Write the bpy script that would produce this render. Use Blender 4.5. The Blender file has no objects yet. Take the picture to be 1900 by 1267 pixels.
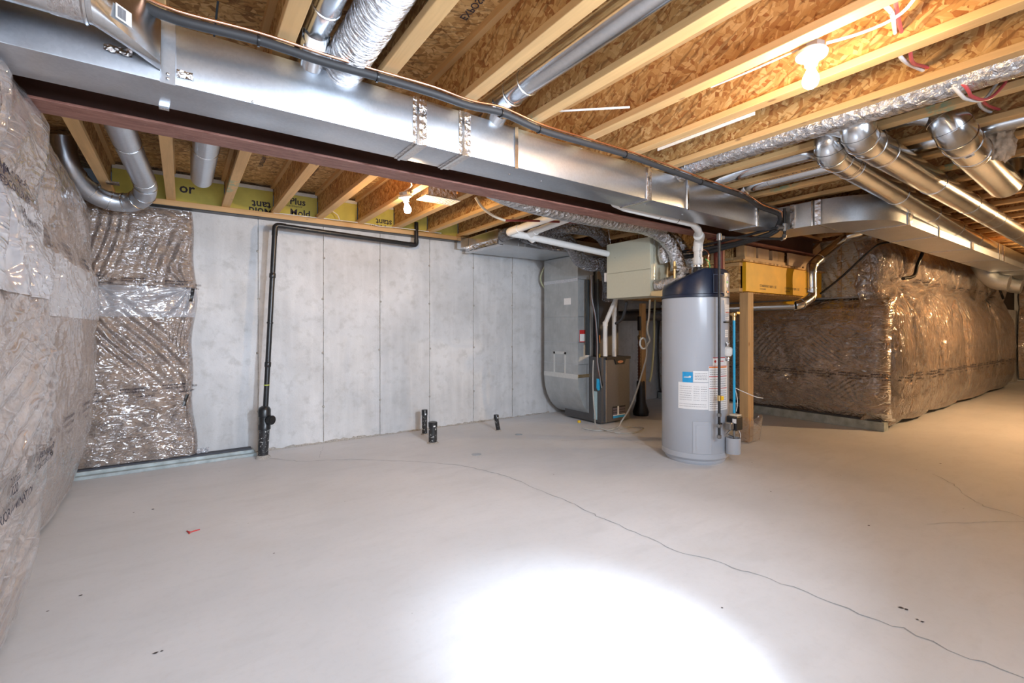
import bpy, bmesh, math, random
import numpy as np
from mathutils import Vector, Matrix
random.seed(7)
C = bpy.context.scene.collection
SC = bpy.context.scene
R = math.radians

# ------------------------------------------------------------------ camera
cd = bpy.data.cameras.new('camera'); cam = bpy.data.objects.new('camera', cd); C.objects.link(cam)
cam.location = (0, 0, 1.3); cam.rotation_euler = (R(90), 0, R(-35.155))
cd.sensor_width = 36; cd.lens = 869/1900*36; cd.shift_y = -25.5/1900; cd.clip_start = .02
SC.camera = cam
# ------------------------------------------------------------------ world, lights, exposure
w = bpy.data.worlds.new('world'); SC.world = w; w.use_nodes = True
w.node_tree.nodes['Background'].inputs[0].default_value = (.55, .65, .8, 1)
w.node_tree.nodes['Background'].inputs[1].default_value = .03
SC.view_settings.view_transform = 'Standard'; SC.view_settings.look = 'None'
SC.view_settings.gamma = 1; SC.view_settings.use_curve_mapping = False
SC.view_settings.exposure = 0.5
def light(name, kind, loc, target, power, col, **k):
    d = bpy.data.lights.new(name, kind); d.energy = power; d.color = col
    for a, b in k.items(): setattr(d, a, b)
    o = bpy.data.objects.new(name, d); C.objects.link(o); o.location = loc
    if target: o.rotation_euler = (Vector(target)-Vector(loc)).to_track_quat('-Z', 'Y').to_euler()
    return o
COOL = (.76, .86, 1.0)
# unseen photographer's lamp beside the camera: floor pool and flash; the broad fill is added
light('pool_light', 'SPOT', (1.75, -.15, 1.95), (1.40, 1.32, 0), 400, COOL, spot_size=R(33), spot_blend=1.0, shadow_soft_size=.06)
light('flash_light', 'AREA', (1.9, -.25, 1.95), (1.4, 5.0, 1.1), 36, COOL, shape='DISK', size=.14, spread=R(120))
light('fill_light', 'AREA', (.9, -2.6, 1.7), (-.1, 3.0, 1.15), 82, (.74, .85, 1.0), shape='RECTANGLE', size=3.4, size_y=1.7, spread=R(115))
BULB1 = 400; BULB2 = 360; BULB3 = 4600

# ------------------------------------------------------------------ node helpers
MATS = {}
class NT:
    def __init__(s, name):
        m = bpy.data.materials.new(name); m.use_nodes = True; s.m = m; s.t = m.node_tree; s.n = s.t.nodes; s.l = s.t.links
        s.b = s.n['Principled BSDF']; s.out = s.n['Material Output']
    def new(s, ty, **k):
        x = s.n.new(ty)
        for a, b in k.items():
            if isinstance(a, str) and hasattr(x, a): setattr(x, a, b)
        return x
    def link(s, a, b): s.l.new(a, b)
    def setin(s, node, key, val):
        if hasattr(val, 'is_linked') or isinstance(val, bpy.types.NodeSocket): s.link(val, node.inputs[key])
        else: node.inputs[key].default_value = val
    def coord(s, kind='Object', scale=(1,1,1), rot=(0,0,0), rnd=False):
        tc = s.n.new('ShaderNodeTexCoord'); mp = s.n.new('ShaderNodeMapping')
        mp.inputs['Scale'].default_value = scale; mp.inputs['Rotation'].default_value = rot
        o = tc.outputs[kind]
        if rnd:
            oi = s.n.new('ShaderNodeObjectInfo'); vm = s.n.new('ShaderNodeVectorMath'); vm.operation = 'MULTIPLY_ADD'
            cx = s.n.new('ShaderNodeCombineXYZ')
            for i in range(3): s.link(oi.outputs['Random'], cx.inputs[i])
            s.link(cx.outputs[0], vm.inputs[0]); vm.inputs[1].default_value = (13.7, 9.1, 17.3); s.link(o, vm.inputs[2]); o = vm.outputs[0]
        s.link(o, mp.inputs['Vector']); return mp.outputs[0]
    def noise(s, vec, scale, detail=4, rough=.55, dist=0):
        x = s.n.new('ShaderNodeTexNoise'); s.link(vec, x.inputs['Vector']); x.inputs['Scale'].default_value = scale
        x.inputs['Detail'].default_value = detail; x.inputs['Roughness'].default_value = rough; x.inputs['Distortion'].default_value = dist
        return x.outputs['Fac']
    def voro(s, vec, scale, feature='F1', out='Distance', rnd=1):
        x = s.n.new('ShaderNodeTexVoronoi'); x.feature = feature; s.link(vec, x.inputs['Vector']); x.inputs['Scale'].default_value = scale
        x.inputs['Randomness'].default_value = rnd
        return x.outputs[out]
    def ramp(s, fac, stops, interp='LINEAR'):
        x = s.n.new('ShaderNodeValToRGB'); x.color_ramp.interpolation = interp
        e = x.color_ramp.elements
        while len(e) < len(stops): e.new(.5)
        for i, (p, c) in enumerate(stops):
            e[i].position = p; e[i].color = (c, c, c, 1) if isinstance(c, (int, float)) else (*c[:3], 1)
        s.link(fac, x.inputs[0]); return x.outputs[0]
    def mix(s, fac, a, b, blend='MIX'):
        x = s.n.new('ShaderNodeMix'); x.data_type = 'RGBA'; x.blend_type = blend
        s.setin(x, 0, fac)
        for i, v in ((6, a), (7, b)):
            if isinstance(v, bpy.types.NodeSocket): s.link(v, x.inputs[i])
            else: x.inputs[i].default_value = (*v[:3], 1)
        return x.outputs[2]
    def math(s, op, a, b=0):
        x = s.n.new('ShaderNodeMath'); x.operation = op
        for i, v in enumerate((a, b)):
            if isinstance(v, bpy.types.NodeSocket): s.link(v, x.inputs[i])
            else: x.inputs[i].default_value = v
        return x.outputs[0]
    def sep(s, col):
        x = s.n.new('ShaderNodeSeparateColor'); s.link(col, x.inputs[0]); return x.outputs
    def bump(s, h, strength=.3, dist=.01, normal=None):
        x = s.n.new('ShaderNodeBump'); s.link(h, x.inputs['Height']); x.inputs['Strength'].default_value = strength
        x.inputs['Distance'].default_value = dist
        if normal is not None: s.link(normal, x.inputs['Normal'])
        return x.outputs[0]
    def fin(s, col=None, rough=.5, metal=0, normal=None, **k):
        if col is not None:
            if isinstance(col, bpy.types.NodeSocket): s.link(col, s.b.inputs['Base Color'])
            else: s.b.inputs['Base Color'].default_value = (*col[:3], 1)
        s.setin(s.b, 'Roughness', rough); s.b.inputs['Metallic'].default_value = metal
        if normal is not None: s.link(normal, s.b.inputs['Normal'])
        for a, v in k.items(): s.setin(s.b, a.replace('_', ' '), v)
        MATS[s.m.name] = s.m; return s.m

def m_plain(name, col, rough=.5, metal=0, grain=.06, gscale=40, bump=.0, **k):
    t = NT(name); v = t.coord()
    n = t.noise(v, gscale, 3)
    c = t.mix(t.ramp(n, [(.3, 0), (.7, 1)]), tuple(x*(1-grain) for x in col), tuple(min(1, x*(1+grain)) for x in col))
    nm = t.bump(n, bump, .002) if bump else None
    return t.fin(c, rough, metal, nm, **k)

def m_galv(name, lo, hi, rough=.32, spangle=True, wav=.25, ws=2.2):
    t = NT(name); v = t.coord()
    n = t.noise(v, 3, 3); sp = t.voro(t.coord(), 90, out='Color')
    s = t.sep(sp)[0]
    f = t.math('ADD', t.math('MULTIPLY', n, .75), t.math('MULTIPLY', s, .25))
    c = t.mix(t.ramp(f, [(.2, 0), (.8, 1)]), lo, hi)
    rr = t.math('ADD', t.math('MULTIPLY', t.noise(v, 2.5, 2), .10), rough-.05)
    b1 = t.bump(t.noise(v, ws, 1), wav, .02)
    return t.fin(c, rr, 1, b1)
GALV = m_galv('galvanised_sheet_metal', (.56, .61, .68), (.68, .73, .80), .34)
GALV_DK = m_galv('weathered_galvanised_metal', (.50, .53, .56), (.62, .65, .68), .42)
GALV_SH = m_galv('bright_rolled_duct_metal', (.66, .69, .72), (.80, .82, .84), .2, wav=.15, ws=5)

t = NT('galvanised_return_duct_skin'); v = t.coord(); n = t.noise(v, 7, 4)
st = t.ramp(t.noise(t.coord(scale=(60, 60, 6)), 1, 3), [(.56, 0), (.72, 1)])
c = t.mix(t.ramp(n, [(.3, 0), (.7, 1)]), (.38, .405, .415), (.47, .50, .51)); c = t.mix(t.math('MULTIPLY', st, .35), c, (.28, .30, .31))
RETURN = t.fin(c, .42, .35, t.bump(t.noise(v, 3, 2), .2, .02))

def m_foil(name, col, rough, sc, stretch=(1, 1, 1), amt=.9, dist=.012):
    t = NT(name); v = t.coord(scale=stretch)
    a = t.voro(v, sc, out='Distance'); b = t.noise(v, sc*1.6, 4, .6, 1.2)
    h = t.math('ADD', a, b)
    cr = t.ramp(b, [(.3, 0), (.75, 1)])
    return t.fin(t.mix(cr, tuple(x*.72 for x in col), col), rough, 1, t.bump(h, amt, dist))
FOIL = m_foil('crinkled_foil_jacket', (.80, .80, .81), .22, 26)
FOIL_R = m_foil('ribbed_foil_jacket', (.88, .88, .90), .24, 16, (1, 4.5, 1), 1, .015)
TAPE = m_foil('aluminium_foil_tape', (.90, .89, .90), .18, 30, amt=.6, dist=.006)
FLEXBLK = m_foil('black_foil_flexible_duct', (.38, .38, .40), .13, 30, amt=1, dist=.04)

def m_wood(name, base, dark, axis=1, green=True, rough=.62):
    t = NT(name)
    sc = [22, 22, 22]; sc[axis] = 1.3
    v = t.coord(scale=tuple(sc), rnd=True); v2 = t.coord(rnd=True)
    g = t.noise(v, 1, 5, .6, .6)
    c = t.mix(t.ramp(g, [(.32, 0), (.72, 1)]), base, tuple(a*.6+b*.4 for a, b in zip(base, dark)))
    big = t.noise(v2, 1.7, 3); c = t.mix(t.ramp(big, [(.35, 0), (.7, .45)]), c, tuple(a*.55+b*.45 for a, b in zip(base, dark)))
    ks = [6, 6, 6]; ks[axis] = 2.6
    k = t.voro(t.coord(scale=tuple(ks), rnd=True), 1.25)
    c = t.mix(t.ramp(k, [(.055, .9), (.10, 0)]), c, dark)
    if green:
        gn = t.noise(t.coord(scale=(1, 1, 1), rnd=True), 1.15, 2)
        gf = t.math('MULTIPLY', t.ramp(gn, [(.66, 0), (.70, 1)]), t.ramp(t.noise(v2, 18, 3), [(.42, 0), (.55, .6)]))
        c = t.mix(gf, c, (.12, .42, .30))
    return t.fin(c, rough, 0, t.bump(g, .15, .003))
WOODY = m_wood('pale_spruce_lumber_along_y', (.82, .53, .235), (.30, .16, .07), 1)
WOODX = m_wood('pale_spruce_lumber_along_x', (.72, .47, .22), (.30, .16, .07), 0, False)
WOODZ = m_wood('pale_spruce_lumber_upright', (.68, .44, .21), (.24, .12, .05), 2, False)
WOODF = m_wood('fresh_cut_framing_lumber', (.62, .42, .24), (.28, .15, .07), 2, False)

def m_osb(name, plane, tint=1.0, red=1.0):
    t = NT(name)
    def layer(a, s1, s2, sh):
        if plane == 'yz': sc = (3, s1, s2); rot = (R(a), 0, 0)
        elif plane == 'xz': sc = (s1, 3, s2); rot = (0, R(a), 0)
        else: sc = (s1, s2, 3); rot = (0, 0, R(a))
        tc = t.n.new('ShaderNodeTexCoord'); mp = t.n.new('ShaderNodeMapping'); mp.vector_type = 'POINT'
        mp.inputs['Rotation'].default_value = rot; mp.inputs['Location'].default_value = (sh, sh*.7, sh*1.3)
        oi = t.n.new('ShaderNodeObjectInfo'); vm = t.n.new('ShaderNodeVectorMath'); vm.operation = 'ADD'
        cx = t.n.new('ShaderNodeCombineXYZ'); ml = t.math('MULTIPLY', oi.outputs['Random'], 31.0)
        for i in range(3): t.link(ml, cx.inputs[i])
        t.link(tc.outputs['Object'], vm.inputs[0]); t.link(cx.outputs[0], vm.inputs[1])
        # a little waviness of the strands
        nz = t.n.new('ShaderNodeTexNoise'); t.link(vm.outputs[0], nz.inputs['Vector']); nz.inputs['Scale'].default_value = 9
        sb = t.n.new('ShaderNodeVectorMath'); sb.operation = 'MULTIPLY_ADD'; t.link(nz.outputs['Color'], sb.inputs[0]); sb.inputs[1].default_value = (.05, .05, .05); t.link(vm.outputs[0], sb.inputs[2])
        t.link(sb.outputs[0], mp.inputs['Vector'])
        m2 = t.n.new('ShaderNodeMapping'); m2.inputs['Scale'].default_value = sc; t.link(mp.outputs[0], m2.inputs['Vector'])
        x = t.n.new('ShaderNodeTexVoronoi'); t.link(m2.outputs[0], x.inputs['Vector']); x.inputs['Scale'].default_value = 1; x.feature = 'F1'
        gr = t.n.new('ShaderNodeTexNoise'); m3 = t.n.new('ShaderNodeMapping'); m3.inputs['Scale'].default_value = tuple(q*(1.2 if q == min(sc[1:] if plane == 'yz' else sc[:2]) else 7) for q in sc)
        t.link(mp.outputs[0], m3.inputs['Vector']); t.link(m3.outputs[0], gr.inputs['Vector']); gr.inputs['Scale'].default_value = 1; gr.inputs['Detail'].default_value = 3
        return t.sep(x.outputs['Color']), x.outputs['Distance'], gr.outputs['Fac']
    L = [layer(28, 12, 55, 0), layer(-38, 14, 60, 3.1), layer(78, 13, 52, 7.7)]
    pal = [(0, (.16*red, .065, .018)), (.16, (.36*red, .17, .055)), (.42, (.55, .31, .11)), (.7, (.68, .42, .17)), (1, (.82, .58, .28))]
    pal = [(p, tuple(min(1, q*tint) for q in c)) for p, c in pal]
    cs = []
    for (rgb, d, g) in L:
        f = t.math('ADD', t.math('MULTIPLY', rgb[0], .78), t.math('MULTIPLY', g, .26))
        cs.append(t.ramp(f, pal))
    m1 = t.ramp(L[0][0][1], [(.52, 0), (.56, 1)]); m2 = t.ramp(L[1][0][2], [(.40, 0), (.44, 1)])
    c = t.mix(m1, cs[0], cs[1]); c = t.mix(m2, cs[2], c)
    edge = t.ramp(L[0][1], [(.0, 0), (.62, .0), (.80, .5)])
    c = t.mix(edge, c, (.10*red, .04, .012))
    hh = t.math('ADD', L[0][0][1], t.math('MULTIPLY', L[1][0][2], .7))
    return t.fin(c, .58, 0, t.bump(hh, .35, .003), Specular_IOR_Level=.35)
OSB_WEB = m_osb('oriented_strand_board_joist_web', 'yz', .92, 1.12)
OSB_DECK = m_osb('oriented_strand_board_subfloor', 'xy', 1.0, .95)
OSB_END = m_osb('oriented_strand_board_rim', 'yz', 1.0)
OSB_XZ = m_osb('oriented_strand_board_panel', 'xz', 1.0)

# poured concrete wall
t = NT('poured_concrete_wall'); v = t.coord()
n1 = t.noise(v, 1.6, 5, .6); n2 = t.noise(v, 9, 5, .65); n3 = t.noise(t.coord(scale=(9, 9, .8)), 1, 4)
c = t.mix(t.ramp(n1, [(.3, 0), (.7, 1)]), (.46, .465, .47), (.64, .645, .655))
c = t.mix(t.ramp(n3, [(.45, 0), (.75, .45)]), c, (.72, .72, .72))
c = t.mix(t.ramp(n2, [(.52, 0), (.70, .5)]), c, (.38, .38, .37))
pit = t.voro(v, 55); c = t.mix(t.ramp(pit, [(.04, .8), (.10, 0)]), c, (.22, .21, .20))
pits2 = t.math('MULTIPLY', t.ramp(t.voro(v, 130), [(.1, 1), (.25, 0)]), t.ramp(t.noise(t.coord(scale=(1, 1, 1.6)), 1.9, 2), [(.56, 0), (.66, 1)]))
c = t.mix(t.math('MULTIPLY', pits2, .6), c, (.3, .3, .3))
CONC = t.fin(c, .85, 0, t.bump(t.math('ADD', n2, t.math('MULTIPLY', pit, .6)), .35, .006))
# troweled concrete floor
t = NT('troweled_concrete_floor'); v = t.coord()
n1 = t.noise(v, .8, 4, .55); n2 = t.noise(t.coord(scale=(1.2, 3.5, 1), rot=(0, 0, R(-50))), 2.2, 5, .6, .4); n3 = t.noise(v, 26, 4, .7)
c = t.mix(t.ramp(n1, [(.32, 0), (.68, 1)]), (.60, .615, .64), (.70, .71, .735))
c = t.mix(t.ramp(n2, [(.50, 0), (.75, .35)]), c, (.53, .54, .555))
c = t.mix(t.ramp(n3, [(.5, 0), (.8, .16)]), c, (.42, .42, .42))
sp = t.voro(v, 3.1); c = t.mix(t.ramp(sp, [(.012, .85), (.022, 0)]), c, (.10, .09, .09))
wet = t.math('MULTIPLY', t.ramp(t.noise(v, .45, 3), [(.60, 0), (.72, .35)]), 1.0)
c = t.mix(wet, c, (.46, .42, .37))
FLOOR = t.fin(c, .72, 0, t.bump(t.math('ADD', n2, t.math('MULTIPLY', n3, .5)), .25, .004), Specular_IOR_Level=.35)
CRACK = m_plain('crack_shadow_grey', (.33, .36, .39), .9)

# glass-fibre batt
t = NT('brown_glass_fibre_batt'); v = t.coord(rnd=True)
n1 = t.noise(v, 3.2, 6, .65, 1.6); n2 = t.noise(v, 14, 5, .7, 2.2); n3 = t.noise(v, 60, 3, .7)
c = t.mix(t.ramp(n1, [(.33, 0), (.66, 1)]), (.13, .078, .058), (.42, .285, .19))
c = t.mix(t.ramp(n2, [(.40, 0), (.68, .7)]), c, (.56, .39, .255))
c = t.mix(t.ramp(n2, [(.30, .9), (.44, 0)]), c, (.10, .065, .055))
c = t.mix(t.ramp(n3, [(.4, 0), (.8, .2)]), c, (.66, .54, .40))
FIBRE = t.fin(c, .95, 0, t.bump(t.math('ADD', n1, n2), .6, .02), Specular_IOR_Level=.1)
FIBRE_W = m_plain('white_glass_fibre_batt', (.62, .60, .52), .95, grain=.12, gscale=9, bump=.5)
TUFT = m_plain('loose_tan_fibre', (.62, .47, .34), .95, grain=.3, gscale=25, bump=.8)

def m_film(name, haze, col=(.78, .78, .82), ws=(1.6, 1.6, 1.6), rot=(0, 0, 0), glossy=.22, fine=1.0, amt=1.0):
    t = NT(name); v = t.coord(rnd=True); vs = t.coord(scale=ws, rot=rot, rnd=True)
    wv = t.noise(v, 2.2, 1, .5, 1.2); wf = t.noise(vs, 4.2, 1.2, .5, 1.2)
    fc = t.noise(vs, 13.0, 1, .5, 1.5); cr = t.noise(v, 5.5, 1, .5, 3.0)
    fold = t.ramp(t.math('ABSOLUTE', t.math('SUBTRACT', wf, .5)), [(0, 1), (.05, 0)])
    crease = t.ramp(t.math('ABSOLUTE', t.math('SUBTRACT', cr, .5)), [(0, 1), (.025, 0)])
    h = t.math('ADD', wv, t.math('ADD', t.math('MULTIPLY', wf, .7), t.math('MULTIPLY', fold, .10)))
    am = t.ramp(t.noise(v, 1.5, 1, .5, .8), [(.38, .12), (.62, 1)])
    sm = t.math('ADD', t.math('MULTIPLY', fc, .34*fine), t.math('MULTIPLY', crease, .06*fine))
    h = t.math('ADD', h, t.math('MULTIPLY', sm, am))
    nb = t.bump(h, amt, .05)
    tr = t.n.new('ShaderNodeBsdfTransparent')
    gl = t.n.new('ShaderNodeBsdfGlossy'); gl.inputs['Roughness'].default_value = .085; gl.inputs['Color'].default_value = (1, 1, 1, 1); t.link(nb, gl.inputs['Normal'])
    df = t.n.new('ShaderNodeBsdfDiffuse'); df.inputs['Color'].default_value = (*col, 1)
    lw = t.n.new('ShaderNodeLayerWeight'); lw.inputs['Blend'].default_value = .35; t.link(nb, lw.inputs['Normal'])
    hz = t.math('MINIMUM', t.math('ADD', t.math('ADD', haze, t.math('MULTIPLY', fold, .10)), t.math('MULTIPLY', lw.outputs['Facing'], haze*1.2)), .95)
    m1 = t.n.new('ShaderNodeMixShader'); t.link(hz, m1.inputs[0]); t.link(tr.outputs[0], m1.inputs[1]); t.link(df.outputs[0], m1.inputs[2])
    gf = t.math('ADD', t.math('MULTIPLY', lw.outputs['Fresnel'], .8), .12)
    gf = t.math('MINIMUM', t.math('MULTIPLY', gf, glossy*5), .8)
    m2 = t.n.new('ShaderNodeMixShader'); t.link(gf, m2.inputs[0]); t.link(m1.outputs[0], m2.inputs[1]); t.link(gl.outputs[0], m2.inputs[2])
    t.link(m2.outputs[0], t.out.inputs['Surface']); t.n.remove(t.b)
    MATS[name] = t.m; return t.m
FILM = m_film('clear_polyethylene_film', .085, ws=(1.2, 1.2, 3.6), rot=(0, R(38), 0), fine=.6, amt=.85)
FILM_L = m_film('loose_polyethylene_film', .15, (.82, .80, .82), ws=(1.0, .8, 2.6), rot=(R(-28), 0, 0), fine=.25, amt=.55)
FILM_C = m_film('gathered_polyethylene_film', .07, ws=(3.4, 1.2, 1.0), rot=(0, R(14), 0), fine=.55)
FILM2 = m_film('doubled_polyethylene_film', .34, (.70, .72, .78), ws=(.9, .9, 2.4), rot=(R(40), R(30), 0), fine=.5, amt=.8)
FILM_R = m_film('smooth_polyethylene_film', .05, ws=(1.2, 1.3, 3), rot=(R(35), 0, 0), fine=.35, amt=.7)  # low haze darkens the low-wall batt; its shade is put into the film
INK = m_plain('black_printing_ink', (.035, .03, .045), .6)

WHITE_PVC = m_plain('white_plastic_pipe', (.80, .79, .76), .35, grain=.03)
BLACK_ABS = m_plain('black_plastic_pipe', (.016, .017, .019), .32, grain=.25, gscale=18)
t = NT('mortar_splashed_black_plastic'); v = t.coord(); n = t.noise(v, 38, 4, .7)
SPLASH = t.fin(t.mix(t.ramp(n, [(.58, 0), (.66, 1)]), (.018, .018, .02), (.6, .6, .58)), .45)
RUBBER = m_plain('black_foam_pipe_insulation', (.028, .029, .032), .6)
COPPER = m_plain('copper_pipe_metal', (.93, .50, .32), .22, 1, grain=.05)
BRASS = m_plain('brass_metal', (.72, .52, .24), .3, 1)
BLKPIPE = m_plain('black_steel_pipe', (.03, .03, .032), .45, .3, grain=.3)
FITTING = m_plain('cast_iron_fitting_metal', (.28, .28, .28), .4, .8)
TANK = m_plain('light_grey_tank_enamel', (.44, .47, .52), .28, grain=.02, gscale=3, Coat_Weight=.4, Coat_Roughness=.12)
NAVY = m_plain('dark_navy_plastic', (.014, .022, .048), .35, grain=.1)
PAPER = m_plain('white_label_paper', (.80, .80, .80), .5, grain=.02)
PAPER_RED = m_plain('red_label_print', (.55, .03, .03), .5)
PAPER_BLUE = m_plain('bright_blue_label_print', (.02, .33, .66), .45)
PAPER_GREEN = m_plain('green_label_print', (.12, .50, .15), .45)
PAPER_ORANGE = m_plain('orange_label_print', (.80, .22, .03), .45)
PRINT = m_plain('grey_label_print', (.22, .22, .24), .6)
BEIGE = m_plain('beige_enamelled_steel', (.56, .55, .43), .42, grain=.02)
BEIGE_SH = m_plain('thin_dark_gap', (.05, .05, .045), .8)
FURN = m_plain('brown_grey_furnace_enamel', (.16, .15, .145), .34, .5, grain=.05)
FURN_SIDE = m_plain('dark_grey_furnace_side', (.10, .10, .105), .45, .4)
BLK = m_plain('black_plastic', (.012, .012, .013), .35)
RED_OXIDE = None
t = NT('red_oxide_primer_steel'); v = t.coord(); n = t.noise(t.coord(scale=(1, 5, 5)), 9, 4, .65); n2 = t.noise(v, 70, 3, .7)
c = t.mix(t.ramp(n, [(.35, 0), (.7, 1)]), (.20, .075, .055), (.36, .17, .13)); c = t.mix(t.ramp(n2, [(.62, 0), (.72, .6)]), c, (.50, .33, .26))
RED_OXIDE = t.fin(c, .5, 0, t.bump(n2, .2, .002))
t = NT('shaded_oxide_primer_steel'); n = t.noise(t.coord(), 14, 4)
OXIDE_SHADE = t.fin(t.mix(n, (.055, .022, .016), (.085, .035, .026)), .6)  # same primer darkened for web and top flange, shade put into the colour
POST_RED = m_plain('dark_red_column_paint', (.17, .035, .025), .42, grain=.2, gscale=15)
YELLOW_BD = m_plain('yellow_faced_rim_board', (.66, .60, .14), .75, grain=.10, gscale=7)
YELLOW_WX = m_plain('white_rim_board_edge', (.78, .78, .74), .8, grain=.08, gscale=20)
YELLOW_LVL = m_plain('yellow_coated_lumber', (.80, .44, .012), .5, grain=.10, gscale=5)
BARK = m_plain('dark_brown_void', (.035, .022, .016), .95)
BLUE_TUBE = m_plain('bright_blue_tubing', (.015, .38, .68), .3)
CLEAR_TUBE = m_plain('milky_vinyl_tubing', (.46, .46, .44), .25, grain=.05, Alpha=.92)
GREEN_TUBE = m_plain('olive_cable_jacket', (.38, .40, .26), .5)
CREAM_TUBE = m_plain('cream_plastic_tubing', (.66, .57, .44), .4)
RED_TUBE = m_plain('dark_red_tubing', (.20, .025, .02), .4)
WIRE_W = m_plain('white_cable_jacket', (.80, .80, .78), .4)
WIRE_R = m_plain('red_cable_jacket', (.60, .09, .10), .4)
CURB = m_plain('pale_painted_curb', (.42, .48, .49), .8, grain=.25, gscale=12)
CURB_DK = m_plain('bitumen_strip', (.05, .055, .07), .6)
PORC = m_plain('white_porcelain', (.80, .78, .74), .3)
YELLOW_PL = m_plain('yellow_plastic_handle', (.85, .55, .02), .4)
t = NT('red_indicator_light'); t.b.inputs['Emission Color'].default_value = (1, .15, .05, 1); REDLED = t.fin((.5, .02, .01), .4, Emission_Strength=3.0)
def m_glow(name, s, col=(1, .66, .34)):
    t = NT(name); t.b.inputs['Emission Color'].default_value = (*col, 1); return t.fin((1, 1, 1), .4, Emission_Strength=s)
GLOW1 = m_glow('lit_bulb_glass_by_wall', BULB1); GLOW2 = m_glow('lit_bulb_glass_overhead', BULB2); GLOW3 = m_glow('lit_bulb_glass_far', BULB3)

# ------------------------------------------------------------------ mesh helpers
class MB:
    def __init__(s): s.v = []; s.f = []; s.sm = []
    def add(s, vs, fs, sm=False):
        b = len(s.v); s.v += [tuple(p) for p in vs]; s.f += [tuple(i+b for i in f) for f in fs]; s.sm += [sm]*len(fs); return s
    def box(s, x0, x1, y0, y1, z0, z1, ch=0):
        if ch:
            bm = bmesh.new(); bmesh.ops.create_cube(bm, size=1)
            for q in bm.verts: q.co = Vector(((x0+x1)/2+q.co.x*(x1-x0), (y0+y1)/2+q.co.y*(y1-y0), (z0+z1)/2+q.co.z*(z1-z0)))
            bmesh.ops.bevel(bm, geom=bm.edges[:], offset=ch, segments=2, affect='EDGES', profile=.5)
            bm.verts.index_update(); s.add([q.co[:] for q in bm.verts], [[q.index for q in f.verts] for f in bm.faces]); bm.free(); return s
        v = [(x, y, z) for z in (z0, z1) for y in (y0, y1) for x in (x0, x1)]
        return s.add(v, [(0, 2, 3, 1), (4, 5, 7, 6), (0, 1, 5, 4), (1, 3, 7, 5), (3, 2, 6, 7), (2, 0, 4, 6)])
    def prism(s, poly, axis, a0, a1):
        # poly of 2D points, extruded along axis ('x','y','z')
        def mk(p, a): return {'x': (a, p[0], p[1]), 'y': (p[0], a, p[1]), 'z': (p[0], p[1], a)}[axis]
        n = len(poly); v = [mk(p, a0) for p in poly]+[mk(p, a1) for p in poly]
        return s.add(v, [tuple(range(n)), tuple(range(2*n-1, n-1, -1))]+[(i, i+n, (i+1) % n+n, (i+1) % n) for i in range(n)])
    def bar(s, a, b, w, h, up=(0, 0, 1)):
        a = Vector(a); b = Vector(b); d = (b-a).normalized(); u = Vector(up); sx = d.cross(u).normalized(); u = sx.cross(d).normalized()
        v = [p+sx*i*w/2+u*j*h/2 for p in (a, b) for i, j in ((-1, -1), (1, -1), (1, 1), (-1, 1))]
        return s.add(v, [(3, 2, 1, 0), (4, 5, 6, 7), (0, 1, 5, 4), (1, 2, 6, 5), (2, 3, 7, 6), (3, 0, 4, 7)])
    def tube(s, path, r, n=16, smooth=0, caps=True, rf=None):
        P = [Vector(p) for p in path]
        rad = r if isinstance(r, (list, tuple)) else [r]*len(P)
        if smooth and len(P) > 2:
            Q = []; q = []
            for i in range(len(P)-1):
                p0 = P[max(i-1, 0)]; p1 = P[i]; p2 = P[i+1]; p3 = P[min(i+2, len(P)-1)]
                for k in range(smooth):
                    u = k/smooth
                    Q.append(.5*((2*p1)+(-p0+p2)*u+(2*p0-5*p1+4*p2-p3)*u*u+(-p0+3*p1-3*p2+p3)*u**3)); q.append(rad[i]*(1-u)+rad[i+1]*u)
            Q.append(P[-1]); q.append(rad[-1]); P = Q; rad = q
        m = len(P); nrm = None; vs = []
        L = 0
        for i in range(m):
            tg = (P[min(i+1, m-1)]-P[max(i-1, 0)])
            if tg.length < 1e-9: tg = Vector((0, 0, 1))
            tg.normalize()
            if i: L += (P[i]-P[i-1]).length
            if nrm is None:
                nrm = tg.cross(Vector((0, 0, 1)) if abs(tg.z) < .9 else Vector((1, 0, 0))).normalized()
            else:
                nrm = (nrm-tg*nrm.dot(tg)).normalized()
            bn = tg.cross(nrm)
            for k in range(n):
                a = 2*math.pi*k/n
                rr = rad[i]*(rf(L, a) if rf else 1)
                vs.append(P[i]+(nrm*math.cos(a)+bn*math.sin(a))*rr)
        fs = [(i*n+k, i*n+(k+1) % n, (i+1)*n+(k+1) % n, (i+1)*n+k) for i in range(m-1) for k in range(n)]
        s.add(vs, fs, True)
        if caps:
            b = len(s.v)-len(vs)
            s.f.append(tuple(b+k for k in reversed(range(n)))); s.sm.append(False)
            s.f.append(tuple(b+(m-1)*n+k for k in range(n))); s.sm.append(False)
        return s
    def lathe(s, c, prof, n=40, axis='z', sm=True):
        vs = []
        for r, h in prof:
            for k in range(n):
                a = 2*math.pi*k/n; x, y = r*math.cos(a), r*math.sin(a)
                vs.append({'z': (c[0]+x, c[1]+y, c[2]+h), 'x': (c[0]+h, c[1]+x, c[2]+y), 'y': (c[0]+x, c[1]+h, c[2]+y)}[axis])
        m = len(prof)
        fs = [(i*n+k, i*n+(k+1) % n, (i+1)*n+(k+1) % n, (i+1)*n+k) for i in range(m-1) for k in range(n)]
        s.add(vs, fs, sm); b = len(s.v)-len(vs)
        if prof[0][0] > 1e-4: s.f.append(tuple(b+k for k in reversed(range(n)))); s.sm.append(False)
        if prof[-1][0] > 1e-4: s.f.append(tuple(b+(m-1)*n+k for k in range(n))); s.sm.append(False)
        return s
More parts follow.
